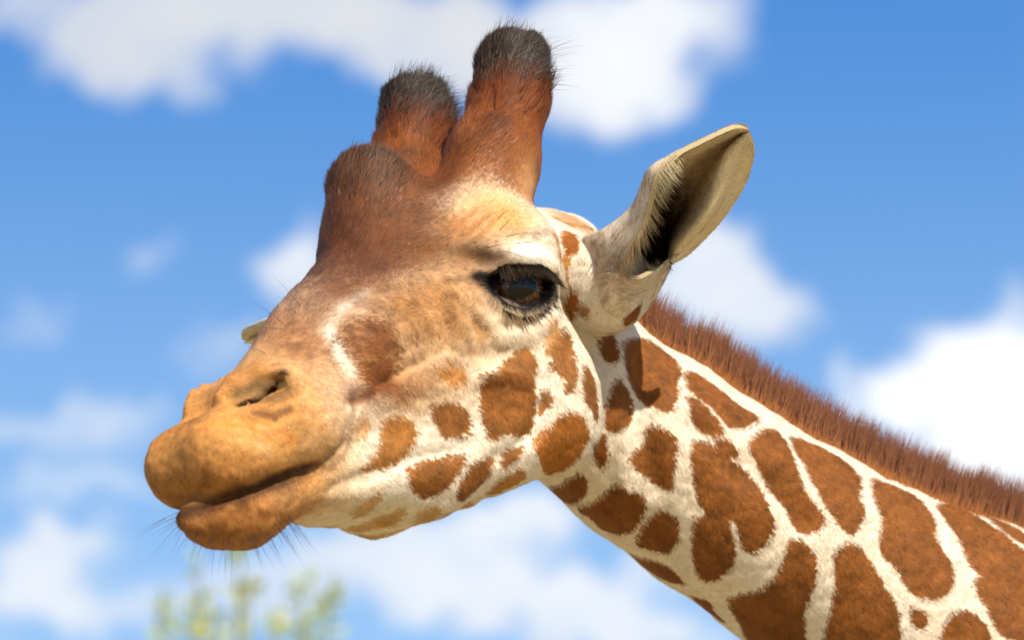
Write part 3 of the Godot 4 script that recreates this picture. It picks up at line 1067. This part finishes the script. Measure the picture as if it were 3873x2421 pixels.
# a tuft of hair on a horn: strands grown from skin points found by looking at the given outline
func build_tufts(g: Node3D, at: Transform3D) -> void:
	var toward := in_head(EYE).normalized()
	for set_ in [[[1212, 150, 92, 78], 1900, "near"], [[1000, 235, 88, 62], 1700, "far"], [[870, 385, 80, 45], 1100, "mid"]]:
		var o: Array = set_[0]
		var made := 0
		var mid := seen(o[0], o[1] + 30)
		var reach := px(mid, maxf(o[2], o[3]) * 1.15)
		var list := []
		for i in range(0, V.size(), 1):
			if V[i].distance_squared_to(mid) < reach * reach: list.append(i)
		if list.is_empty(): continue
		for k in set_[1]:
			var i: int = list[rng.randi_range(0, list.size() - 1)]
			var p := V[i] + Vector3(rng.randf_range(-1, 1), rng.randf_range(-1, 1), rng.randf_range(-1, 1)) * 0.002
			var n := N[i]
			var high := (p - mid).dot(Vector3(0, 0.75, -0.66))
			if high < -px(mid, 30) and rng.randf() < 0.7: continue
			var back := (Vector3(0, 0.55, -0.85) + Vector3(rng.randf_range(-0.25, 0.25), rng.randf_range(-0.25, 0.25), rng.randf_range(-0.25, 0.25))).normalized()
			var dir: Vector3 = (n * 0.7 + back * 0.9).normalized()
			var lg: float = rng.randf_range(0.010, 0.026) * (0.6 if set_[2] == "mid" else 1.0)
			var c := lin(40, 35, 32).lerp(lin(112, 98, 84), rng.randf() * rng.randf())
			if set_[2] == "mid": c = lin(58, 42, 34).lerp(lin(104, 74, 52), rng.randf())
			if set_[2] != "mid": c = c.lerp(Color(0.40, 0.20, 0.10), smoothstep(px(mid, 25), px(mid, -35), high) * 0.9)
			var across := dir.cross(toward).normalized()
			strand(p - n * 0.001, dir, (back * 0.6 - n * 0.5), lg, 0.0010, across, (n + toward * 0.3).normalized(), c, c)
		if set_[2] != "mid":
			for k in 700:
				var i: int = list[rng.randi_range(0, list.size() - 1)]
				var p := V[i]
				if (p - mid).dot(Vector3(0, 0.75, -0.66)) < -px(mid, 15): continue
				var dir: Vector3 = (N[i] * 0.8 + Vector3(rng.randf_range(-0.3, 0.3), 0.7, -0.3)).normalized()
				var c := lin(30, 27, 26).lerp(lin(110, 100, 90), rng.randf() * rng.randf())
				strand(p, dir, Vector3(0.20 + rng.randf_range(-0.5, 0.5), rng.randf_range(-1.3, -0.5), rng.randf_range(-1.2, -0.3)), rng.randf_range(0.014, 0.028), 0.0007, dir.cross(toward).normalized(), (N[i] + toward * 0.3).normalized(), c, c, 5)
		tag(add_part("hair_tuft", take_strands(hair_mat), g, at), "", "", "", "stuff")

func build_whiskers(g: Node3D, at: Transform3D) -> void:
	var down := head.inverse() * (view * Vector3(0, -1, 0))
	var toward := in_head(EYE).normalized()
	for k in 75:
		var t := rng.randf()
		var u := lerpf(400, 690, t) + rng.randf_range(-10, 10)
		var v := lerpf(1225, 1235, t) + 48 * sin(t * PI) - rng.randf_range(2, 40) * rng.randf()
		var p := seen(u, v)
		if p.y > 5: continue
		var n := field_normal(p)
		var out := head.inverse() * (view * Vector3(lerpf(-1.1, 0.9, t) + rng.randf_range(-0.35, 0.35), -1.0, rng.randf_range(-0.4, 0.6)).normalized())
		var dir: Vector3 = (n * 0.5 + out).normalized()
		strand(p, dir, down * 0.1, rng.randf_range(0.010, 0.042), 0.00045, dir.cross(toward).normalized(), toward, lin(70, 52, 46), lin(80, 62, 56))
	for q in [[690, 735, 620, 660], [660, 760, 590, 700], [700, 720, 640, 640], [655, 770, 580, 760], [620, 830, 560, 800]]:
		var p := seen(q[0] + 14, q[1] + 8)
		if p.y > 5: continue
		var dir := head.inverse() * (view * Vector3(q[2] - q[0], q[1] - q[3], 20).normalized())
		strand(p, dir, down * 0.1, rng.randf_range(0.03, 0.05), 0.00045, dir.cross(toward).normalized(), toward, lin(40, 30, 28), lin(60, 50, 50))
	# long single hairs round the brow
	for q in [[1180, 545, 1225, 490], [1150, 585, 1230, 560], [1190, 560, 1290, 530], [1130, 590, 1110, 540], [1220, 575, 1290, 560], [1175, 520, 1215, 470], [1190, 595, 1260, 600]]:
		var p := seen(q[0], q[1])
		var dir := head.inverse() * (view * Vector3(q[2] - q[0], q[1] - q[3], 45).normalized())
		strand(p, dir, down * 0.2, px(p, Vector2(q[2] - q[0], q[3] - q[1]).length()) * 1.1, 0.0006, dir.cross(toward).normalized(), toward, lin(30, 24, 22), lin(40, 34, 30))
	tag(add_part("whiskers", take_strands(hair_mat), g, at), "", "", "", "stuff")

# ------------------------------------------------------------------ painting the coat
const TAN := Color(0.64, 0.445, 0.262)
const RUST := Color(0.44, 0.21, 0.09)
const MAROON := Color(0.315, 0.18, 0.118)
const ORANGE := Color(0.77, 0.54, 0.295)
const SOOT := Color(0.16, 0.14, 0.12)
const WHITE := Color(0.90, 0.86, 0.78)
const NECK := Color(0.50, 0.295, 0.13)

func paint() -> void:
	# broad tones of the face
	tone(1000, 730, 250, 150, -20, TAN, 0.95)
	tone(1100, 700, 150, 130, 0, TAN, 0.7)
	tone(700, 800, 170, 110, 50, Color(0.62, 0.43, 0.29), 1.0)
	tone(820, 680, 110, 120, 50, Color(0.52, 0.35, 0.24), 0.9)
	tone(960, 900, 150, 70, -20, Color(0.68, 0.47, 0.28), 0.8)
	solid(H(560, 1040, 0), H(430, 1100, 0), 0.085, 0.08, ORANGE, 0.97, 0.03, false)
	solid(H(560, 1205, 0), H(440, 1180, 0), 0.062, 0.062, Color(0.62, 0.41, 0.22), 0.95, 0.02, false)  # chin's orange brown, darkened in the colour for the shade there
	tone(620, 1000, 230, 150, 20, ORANGE, 1.0)
	tone(480, 1080, 150, 120, 0, ORANGE, 1.0)
	tone(580, 900, 130, 70, 20, Color(0.70, 0.48, 0.27), 1.0)
	tone(720, 1060, 60, 50, 0, Color(0.80, 0.64, 0.46), 0.6)
	tone(470, 1110, 120, 45, 15, Color(0.72, 0.50, 0.28), 0.6)
	tone(560, 1230, 150, 60, 0, Color(0.60, 0.39, 0.205), 0.8, false)  # this chin tone and the next carry painted shade too
	tone(470, 1230, 110, 50, -20, Color(0.60, 0.39, 0.21), 0.9, false)
	tone(680, 1170, 80, 50, 0, Color(0.72, 0.52, 0.33), 0.8)
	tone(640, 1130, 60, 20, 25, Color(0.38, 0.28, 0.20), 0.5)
	tone(1190, 510, 130, 80, 35, Color(0.81, 0.58, 0.34), 0.95)
	tone(1080, 540, 110, 70, 30, Color(0.70, 0.46, 0.25), 0.8)
	# forehead and horns
	solid(H(870, 400, 0), H(845, 620, 0), 0.066, 0.060, MAROON, 0.95, 0.026, false)
	solid(H(845, 620, 0), H(745, 790, 0), 0.056, 0.040, MAROON, 0.75, 0.022, false)
	solid(H(990, 460, 0), H(1080, 440, 0.04), 0.040, 0.045, Color(0.42, 0.235, 0.12), 0.9, 0.018)
	solid(H(935, 520, 0.03), H(950, 600, 0.03), 0.045, 0.045, Color(0.42, 0.25, 0.15), 0.75, 0.02)
	tone(1010, 590, 70, 40, -30, Color(0.50, 0.31, 0.17), 0.7)
	solid(H(1190, 400, 0.062), H(1215, 100, 0.068), 0.066, 0.060, RUST, 0.97, 0.014)
	solid(H(1110, 470, 0.045), H(1190, 360, 0.06), 0.046, 0.058, Color(0.50, 0.275, 0.125), 0.92, 0.018)
	tone(870, 620, 60, 60, 0, Color(0.33, 0.19, 0.12), 0.6)
	tone(1000, 440, 60, 40, 0, Color(0.36, 0.20, 0.10), 0.5)
	tone(960, 540, 60, 60, 0, Color(0.42, 0.25, 0.14), 0.5, false)
	tone(1170, 290, 40, 40, 0, Color(0.30, 0.17, 0.12), 0.55)
	tone(1252, 435, 62, 80, 0, Color(0.74, 0.56, 0.38), 0.9)
	tone(1270, 400, 14, 30, 0, Color(0.45, 0.27, 0.15), 0.5)
	tone(1275, 470, 12, 30, 0, Color(0.35, 0.22, 0.14), 0.7)
	solid(H(1180, 130, 0.066), H(1250, 100, 0.068), 0.026, 0.030, SOOT, 1.0, 0.020)
	solid(H(1212, 150, 0.066), H(1212, 60, 0.068), 0.040, 0.040, SOOT, 0.95, 0.030)
	solid(H(915, 235, -0.062), H(885, 300, -0.058), 0.012, 0.008, Color(0.22, 0.17, 0.14), 0.8, 0.012, false)
	tone(870, 365, 80, 32, 0, Color(0.22, 0.15, 0.12), 0.9, false)
	tone(960, 370, 40, 25, 0, Color(0.25, 0.17, 0.13), 0.6, false)
	# pale bands of the nose
	tone(830, 730, 75, 32, 42, Color(0.82, 0.70, 0.58), 0.5)
	line([860, 690, 810, 730, 770, 775], 18, WHITE, 0.4)
	line([775, 785, 800, 830, 825, 880], 17, WHITE, 0.95)
	tone(830, 920, 34, 28, 0, Color(0.66, 0.52, 0.43), 0.8)
	patch([790, 800, 830, 765, 880, 748, 915, 765, 940, 815, 935, 860, 905, 905, 870, 925, 848, 890, 830, 840], Color(0.49, 0.29, 0.16), 0.9, 20.0)
	tone(900, 890, 40, 28, 40, Color(0.34, 0.18, 0.09), 0.6)
	line([925, 912, 870, 935, 825, 948], 15, Color(0.30, 0.17, 0.10), 0.65)
	tone(930, 920, 60, 30, 30, Color(0.48, 0.28, 0.15), 0.6)
	tone(690, 820, 30, 22, 0, Color(0.40, 0.27, 0.20), 0.5)
	tone(790, 700, 40, 60, 50, Color(0.42, 0.27, 0.19), 0.5)
	# nostril and lips
	line([568, 956, 608, 943, 640, 925, 656, 911], 9, Color(0.10, 0.08, 0.06), 0.95)
	line([560, 932, 610, 916, 655, 902], 19, Color(0.44, 0.34, 0.21), 0.9)
	line([600, 976, 645, 980, 688, 962], 7, Color(0.40, 0.26, 0.17), 0.7)
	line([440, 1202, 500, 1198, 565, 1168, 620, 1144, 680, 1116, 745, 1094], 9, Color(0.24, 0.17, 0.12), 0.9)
	line([835, 980, 822, 1020, 800, 1060], 5, Color(0.45, 0.32, 0.24), 0.7)
	tone(775, 1080, 30, 30, 0, Color(0.55, 0.43, 0.34), 0.6)
	line([362, 1150, 400, 1172, 480, 1182, 540, 1166, 620, 1128], 13, Color(0.50, 0.33, 0.18), 0.6)
	line([360, 1120, 430, 1140, 520, 1120], 22, Color(0.62, 0.42, 0.22), 0.25)
	line([405, 1208, 450, 1212, 505, 1206, 570, 1182, 640, 1150, 720, 1116], 11, Color(0.30, 0.20, 0.125), 0.75)  # brown band below the mouth, painting in the upper lip's shade
	tone(640, 1060, 90, 28, 22, Color(0.88, 0.72, 0.50), 0.6)
	tone(590, 1010, 110, 25, 8, Color(0.80, 0.47, 0.18), 0.6)
	tone(430, 1010, 40, 40, 0, Color(0.66, 0.42, 0.20), 0.4)
	for k in 46:
		tone(rng.randf_range(370, 590), rng.randf_range(1050, 1140), 5, 5, 0, Color(0.40, 0.28, 0.17), 0.35)
	for k in 30:
		tone(rng.randf_range(560, 800), rng.randf_range(990, 1090), rng.randf_range(10, 22), 8, 20, [Color(0.86, 0.70, 0.50), Color(0.76, 0.46, 0.20)][k % 2], 0.4)
	for k in 26:
		tone(rng.randf_range(470, 690), rng.randf_range(1190, 1270), rng.randf_range(8, 26), rng.randf_range(5, 9), rng.randf_range(0, 50), [Color(0.42, 0.25, 0.12), Color(0.74, 0.53, 0.30)][k % 2], 0.55)
	for k in 130:
		tone(rng.randf_range(640, 1120), rng.randf_range(660, 860), rng.randf_range(6, 14), rng.randf_range(5, 9), rng.randf_range(0, 90), [Color(0.38, 0.22, 0.12), Color(0.86, 0.70, 0.50)][k % 2], 0.42)
	# round the eye
	tone(1200, 780, 110, 60, 25, Color(0.80, 0.72, 0.60), 0.9)
	tone(1258, 592, 72, 44, -10, Color(0.96, 0.94, 0.90), 1.0)
	tone(1290, 570, 45, 60, 0, WHITE, 0.7)
	tone(1268, 548, 45, 14, -20, Color(0.62, 0.54, 0.44), 0.6)
	tone(1146, 606, 62, 27, 12, Color(0.25, 0.175, 0.115), 1.0)
	tone(1090, 610, 40, 22, -20, Color(0.45, 0.29, 0.17), 0.5)
	line([1146, 660, 1170, 640, 1215, 627, 1265, 628, 1302, 647, 1314, 664], 5, Color(0.08, 0.07, 0.07), 1.0)
	line([1146, 668, 1168, 690, 1192, 714, 1232, 732, 1278, 720, 1308, 684], 6, Color(0.08, 0.075, 0.085), 1.0)
	for i in socket.size() - 1:
		solid(socket[i][0], socket[i + 1][0], socket[i][1] + 0.0006, socket[i + 1][1] + 0.0006, Color(0.07, 0.065, 0.07), 1.0, 0.0012)
	line([1126, 652, 1150, 662, 1180, 672], 11, Color(0.085, 0.075, 0.07), 0.95)
	line([1135, 662, 1175, 670], 12, Color(0.07, 0.06, 0.06), 1.0)
	line([1150, 660, 1200, 668, 1250, 676, 1300, 670], 14, Color(0.07, 0.06, 0.06), 1.0)
	line([1055, 660, 1110, 660], 10, Color(0.40, 0.30, 0.22), 0.5)
	tone(960, 720, 30, 24, 30, Color(0.58, 0.38, 0.20), 0.5)
	line([1075, 540, 1120, 500], 7, Color(0.62, 0.40, 0.20), 0.6)
	line([1095, 560, 1150, 510], 7, Color(0.62, 0.40, 0.20), 0.6)
	line([1130, 560, 1190, 500], 6, Color(0.66, 0.44, 0.22), 0.5)
	# patches of the cheek and jaw
	var spot := Color(0.51, 0.31, 0.135)
	patch([1143, 887, 1251, 891, 1254, 1010, 1221, 1025, 1195, 1025, 1158, 1038, 1145, 1028, 1147, 1010, 1135, 987, 1135, 928], spot, 0.97, 7.0)
	patch([1176, 886, 1206, 846, 1240, 820, 1264, 857, 1254, 894], spot, 0.9, 8.0)
	patch([1020, 958, 1065, 950, 1098, 972, 1109, 1025, 1050, 1028, 1035, 1010, 1020, 980], spot, 0.95, 8.0)
	patch([908, 991, 953, 984, 979, 1010, 975, 1047, 923, 1099, 868, 1106, 845, 1112, 883, 1073, 901, 1032], Color(0.64, 0.41, 0.19), 0.95, 9.0)
	patch([1031, 872, 1087, 865, 1098, 898, 1072, 909, 1035, 891], Color(0.70, 0.45, 0.21), 0.8, 12.0)
	patch([1314, 794, 1340, 779, 1355, 842, 1358, 913, 1332, 924, 1329, 887, 1299, 872, 1303, 846], spot, 0.92, 8.0)
	patch([1377, 865, 1392, 868, 1407, 917, 1414, 985, 1403, 987, 1392, 958, 1377, 943, 1377, 898], spot, 0.95, 7.0)
	patch([1280, 924, 1299, 924, 1303, 943, 1288, 969, 1273, 984, 1273, 950], spot, 0.9, 7.0)
	patch([1325, 972, 1370, 980, 1388, 1032, 1370, 1069, 1336, 1106, 1292, 1121, 1273, 1080, 1264, 1054, 1273, 1025, 1306, 999], Color(0.62, 0.37, 0.14), 0.97, 7.0)
	patch([987, 1095, 1072, 1077, 1098, 1077, 1083, 1110, 1050, 1151, 1020, 1170, 994, 1173, 972, 1151, 961, 1125], spot, 0.97, 7.0)
	patch([1121, 1088, 1161, 1080, 1158, 1103, 1139, 1136, 1106, 1177, 1083, 1181, 1080, 1162, 1094, 1125], spot, 0.97, 6.0)
	patch([1199, 1062, 1232, 1058, 1225, 1073, 1202, 1095, 1180, 1103, 1187, 1077], spot, 0.95, 6.0)
	patch([1210, 1114, 1232, 1106, 1236, 1128, 1213, 1145, 1169, 1168, 1147, 1168, 1169, 1147], Color(0.66, 0.43, 0.20), 0.9, 6.0)
	patch([830, 1207, 868, 1181, 901, 1155, 886, 1192, 842, 1225], Color(0.74, 0.54, 0.30), 0.7, 8.0)
	patch([886, 1225, 935, 1203, 953, 1203, 935, 1235, 898, 1242], Color(0.74, 0.54, 0.30), 0.7, 8.0)
	patch([987, 1211, 1020, 1199, 1039, 1203, 1020, 1229, 972, 1244], Color(0.74, 0.54, 0.30), 0.75, 8.0)
	patch([1072, 1214, 1128, 1192, 1139, 1195, 1109, 1215, 1050, 1232], Color(0.72, 0.50, 0.26), 0.8, 8.0)
	patch([1300, 760, 1315, 750, 1315, 800, 1295, 840, 1285, 820], Color(0.66, 0.43, 0.20), 0.7, 8.0)
	patch([1120, 760, 1150, 775, 1155, 800, 1130, 800], Color(0.66, 0.46, 0.26), 0.6, 10.0)
	patch([850, 985, 870, 1000, 850, 1040, 838, 1020], Color(0.76, 0.53, 0.29), 0.6, 8.0)
	# behind the eye and under the ear
	patch([1325, 545, 1345, 548, 1366, 580, 1352, 600, 1332, 578], Color(0.62, 0.36, 0.14), 0.95, 4.0)
	patch([1330, 600, 1350, 622, 1336, 630, 1326, 615], Color(0.70, 0.46, 0.22), 0.9, 4.0)
	patch([1340, 700, 1358, 690, 1362, 715, 1350, 750, 1338, 735], Color(0.58, 0.34, 0.15), 0.95, 4.0)
	patch([1368, 725, 1385, 722, 1388, 740, 1372, 748], Color(0.62, 0.40, 0.20), 0.8, 4.0)
	tone(1350, 518, 75, 40, 0, Color(0.74, 0.53, 0.35), 0.9, false)
	solid(seen(1352, 512), seen(1352, 512), 0.034, 0.034, Color(0.74, 0.50, 0.31), 0.9, 0.014, false)
	line([1310, 510, 1350, 530, 1395, 540], 7, Color(0.66, 0.42, 0.22), 0.8, false)
	# neck
	var ridge := [[1545, 800, -0.24], [1640, 854, -0.245], [1800, 962, -0.255], [2000, 1080, -0.27], [2180, 1168, -0.295], [2419, 1260, -0.33], [2650, 1376, -0.37]]
	for i in ridge.size() - 1:
		solid(HZ(ridge[i][0], ridge[i][1], ridge[i][2]), HZ(ridge[i + 1][0], ridge[i + 1][1], ridge[i + 1][2]), 0.015, 0.015, Color(0.60, 0.40, 0.23), 0.9, 0.006, false)
	for p in [
		[1475, 812, 1535, 807, 1595, 856, 1595, 916, 1582, 965, 1560, 958, 1519, 949, 1492, 905, 1481, 867],
		[1623, 878, 1693, 921, 1781, 981, 1759, 1003, 1721, 1003, 1683, 960, 1633, 921],
		[1628, 938, 1666, 965, 1702, 1014, 1672, 1022, 1633, 992],
		[1688, 1041, 1721, 1047, 1734, 1074, 1710, 1069],
		[1432, 971, 1459, 900, 1486, 949, 1481, 992, 1464, 1009, 1437, 1009],
		[1418, 812, 1442, 791, 1453, 840, 1437, 851, 1420, 829],
		[1530, 1009, 1590, 1036, 1584, 1102, 1579, 1151, 1530, 1123, 1503, 1102, 1492, 1080, 1524, 1047],
		[1636, 1047, 1683, 1058, 1737, 1102, 1775, 1140, 1813, 1205, 1819, 1249, 1781, 1298, 1759, 1292, 1743, 1243, 1732, 1216, 1715, 1238, 1726, 1287, 1721, 1336, 1672, 1369, 1644, 1342, 1639, 1276, 1644, 1227, 1672, 1216, 1650, 1178, 1639, 1112],
		[1366, 1205, 1421, 1178, 1453, 1151, 1508, 1178, 1513, 1211, 1486, 1249, 1443, 1257, 1415, 1243, 1393, 1216],
		[1290, 1160, 1312, 1153, 1366, 1123, 1382, 1151, 1361, 1178, 1317, 1189],
		[1408, 1050, 1424, 1040, 1426, 1075, 1412, 1092],
		[1546, 1216, 1590, 1222, 1595, 1271, 1568, 1301, 1513, 1287, 1508, 1271],
		[1490, 1312, 1552, 1331, 1590, 1352, 1606, 1378, 1556, 1362, 1515, 1335],
		[1633, 1412, 1666, 1418, 1683, 1445, 1704, 1465, 1670, 1448],
		[1721, 1418, 1803, 1391, 1846, 1342, 1868, 1282, 1917, 1314, 1917, 1369, 1890, 1462, 1890, 1560, 1800, 1560, 1764, 1510, 1748, 1472],
		[1770, 1047, 1819, 1014, 1857, 1058, 1890, 1156, 1936, 1216, 1923, 1249, 1884, 1249, 1852, 1194, 1813, 1140, 1786, 1085],
		[1870, 1032, 1946, 1062, 2016, 1113, 2026, 1148, 2019, 1178, 2036, 1203, 2011, 1254, 1986, 1239, 1946, 1183, 1915, 1123, 1885, 1072],
		[2062, 1132, 2117, 1152, 2168, 1180, 2198, 1229, 2203, 1274, 2243, 1345, 2238, 1390, 2198, 1410, 2147, 1390, 2117, 1340, 2077, 1289, 2084, 1234, 2067, 1188],
		[2213, 1193, 2264, 1203, 2349, 1249, 2419, 1304, 2470, 1360, 2440, 1395, 2319, 1350, 2284, 1325, 2258, 1269, 2233, 1229],
		[2304, 1370, 2349, 1355, 2440, 1400, 2470, 1520, 2365, 1496, 2329, 1436, 2309, 1405],
		[1971, 1304, 2011, 1289, 2047, 1325, 2077, 1380, 2107, 1430, 2117, 1506, 2097, 1560, 1951, 1560, 1961, 1456, 1976, 1380],
		[2153, 1441, 2183, 1456, 2178, 1481, 2158, 1471],
		[2233, 1476, 2269, 1446, 2309, 1466, 2329, 1506, 2324, 1550, 2228, 1550],
		[2330, 1222, 2419, 1262, 2480, 1300, 2419, 1285, 2360, 1245]]:
		patch(p, NECK, 0.97, 5.0, false, 0.09, 7.0)

func sculpt() -> void:
	# bridge of the nose, forehead, middle horn
	chain([[568, 1002, 0, 106], [692, 888, 0, 110], [756, 812, 0, 131], [825, 748, 0, 132], [885, 565, 0, 110], [870, 440, 0, 94]], 0.03, false)
	chain([[866, 434, 0, 88], [910, 446, 0, 84]], 0.02, false)
	chain([[900, 560, 0, 118], [1120, 560, 0, 128], [1320, 600, 0, 104]], 0.04, false)   # skull to the poll
	chain([[1320, 600, 0, 104], [1350, 578, 0, 70]], 0.03, false)
	# brow and eye socket
	chain([[985, 620, 0.035, 110], [1090, 605, 0.065, 97], [1222, 600, 0.088, 97], [1240, 660, 0.088, 90]], 0.04)
	# cheekbone from below the eye to the muzzle
	chain([[1205, 740, 0.082, 95], [990, 770, 0.05, 112], [840, 835, 0.038, 98], [720, 930, 0.03, 95]], 0.035)
	# cheek
	chain([[1275, 820, 0.075, 103], [1295, 920, 0.072, 116], [1300, 1005, 0.068, 120]], 0.035)
	chain([[1130, 920, 0.055, 130], [960, 960, 0.035, 118], [800, 1010, 0.03, 96]], 0.04)
	chain([[1300, 1005, 0.065, 114], [1150, 1050, 0.045, 118], [990, 1110, 0.03, 122], [830, 1118, 0.022, 95], [715, 1130, 0.018, 88]], 0.03)
	# upper lip
	chain([[528, 1066, 0.025, 97], [620, 1032, 0.035, 96], [710, 1005, 0.04, 90], [780, 965, 0.042, 76]], 0.024)
	limb(H(534, 1076, 0.025), mir(H(534, 1076, 0.025)), px(H(528, 1066, 0), 91), px(H(528, 1066, 0), 91), 0.02)
	chain([[568, 950, 0.020, 62], [655, 914, 0.034, 68]], 0.02)
	# lower lip and chin
	limb(H(536, 1212, 0.015), mir(H(536, 1212, 0.015)), px(H(528, 1066, 0), 50), px(H(528, 1066, 0), 50), 0.010)
	chain([[449, 1227, 0, 42], [520, 1228, 0, 62]], 0.016, false)
	chain([[530, 1218, 0, 76], [580, 1214, 0, 82], [625, 1192, 0, 78]], 0.020, false)
	chain([[578, 1202, 0.014, 68], [645, 1174, 0.018, 66], [728, 1136, 0.02, 68]], 0.010)
	# horns
	chain([[1130, 520, 0.058, 134], [1165, 380, 0.062, 110], [1205, 235, 0.066, 93], [1212, 165, 0.068, 84]], 0.03)
	chain([[1186, 128, 0.066, 62], [1244, 132, 0.068, 62]], 0.02)
	# neck
	neck_chain([[1330, 820, -0.19, 180], [1400, 960, -0.19, 215], [1530, 1057, -0.20, 233], [1688, 1170, -0.22, 238], [1882, 1295, -0.25, 250], [2048, 1412, -0.28, 280], [2268, 1532, -0.32, 320], [2700, 1790, -0.40, 395], [3200, 2090, -0.50, 450]], 0.012)
	# root of the ear
	for t in [false, true]:
		var a := HF(1310, 665, -0.165); var b := HF(1428, 672, -0.164)
		limb(mir(a) if t else a, mir(b) if t else b, px(a, 112), px(b, 114), 0.03)
	# ---- finer forms, laid on what is there so far
	fold([[990, 862, 15], [930, 905, 18], [860, 934, 18], [825, 950, 14]], 14, 18)
	fold([[1060, 850, 18], [980, 900, 20], [900, 945, 18]], 3, 24, 1)         # crease behind the nose
	fold([[845, 960, 8], [825, 1010, 8], [805, 1055, 8], [775, 1085, 10]], 7, 8)                            # corner of the lips
	fold([[1240, 905, 14], [1180, 882, 14], [1130, 900, 12]], 8, 20, 1)                                     # ridge across the cheek
	fold([[1130, 850, 26], [1190, 848, 26]], 11, 24)
	fold([[1345, 800, 10], [1342, 890, 10]], 5, 14)
	fold([[1170, 1085, 20], [1260, 1030, 16], [1275, 960, 14]], 8, 24)                                      # in front of the jaw muscle
	fold([[790, 1150, 14], [960, 1095, 16], [1100, 1060, 16]], 4, 26)
	# mouth
	fold([[448, 1199, 5], [496, 1196, 7], [565, 1166, 11], [620, 1142, 13], [680, 1116, 13], [745, 1096, 9]], 14, 8)
	# nostril: a slanting slit in a thick rim
	fold([[520, 940, 14], [545, 902, 17], [600, 876, 19], [660, 884, 18], [696, 918, 16]], 14, 12, 1)
	fold([[560, 930, 25], [606, 914, 31], [654, 905, 24]], 20, 8)
	fold([[574, 976, 11], [618, 966, 12], [672, 932, 12]], 8, 12, 1)
	fold([[566, 955, 9], [606, 941, 13], [638, 923, 12], [655, 908, 9]], 26, 6)
	fold([[600, 1000, 8], [650, 998, 9], [690, 978, 8]], 5, 10)
	# eye
	eye_at = skin(1240, 668)
	eye_n = skin_normal(eye_at)
	socket = fold([[1156, 664, 13], [1195, 670, 32], [1240, 681, 42], [1282, 678, 35], [1306, 672, 13]], 36, 8)
	fold([[1130, 652, 9], [1165, 630, 12], [1210, 612, 16], [1260, 612, 16], [1302, 632, 12], [1324, 662, 9]], 10, 14, 1)
	fold([[1140, 676, 9], [1175, 716, 10], [1228, 744, 11], [1280, 730, 10], [1314, 690, 9]], 5, 12, 1)
	fold([[1185, 606, 19], [1245, 596, 26], [1300, 612, 18]], 10, 16, 1)
	fold([[1150, 575, 10], [1210, 560, 10], [1275, 570, 10], [1310, 610, 10]], 3, 14)
	fold([[1180, 775, 12], [1260, 765, 12], [1310, 720, 12]], 7, 16)
	fold([[1130, 740, 12], [1180, 800, 14], [1250, 800, 14]], 4, 20, 1)
	fold([[1040, 690, 16], [1090, 720, 18], [1130, 780, 16]], 5, 26)
	fold([[1060, 560, 8], [1110, 515, 8]], 3, 10)
	fold([[1085, 575, 8], [1140, 525, 8]], 3, 10)
	fold([[1120, 575, 8], [1180, 515, 8]], 3, 10)
	fold([[1080, 600, 12], [1130, 620, 12]], 5, 14)
	fold([[1462, 830, 14], [1468, 1000, 16], [1474, 1160, 14]], 7, 18, 1, false)
	fold([[1500, 840, 20], [1510, 1000, 24], [1540, 1150, 22]], 5, 40, -1, false)
	fold([[1290, 1185, 10], [1330, 1200, 10]], 4, 14, -1, false)
	fold([[1640, 1010, 20], [1760, 1110, 26], [1900, 1230, 26]], 5, 50, -1, false)
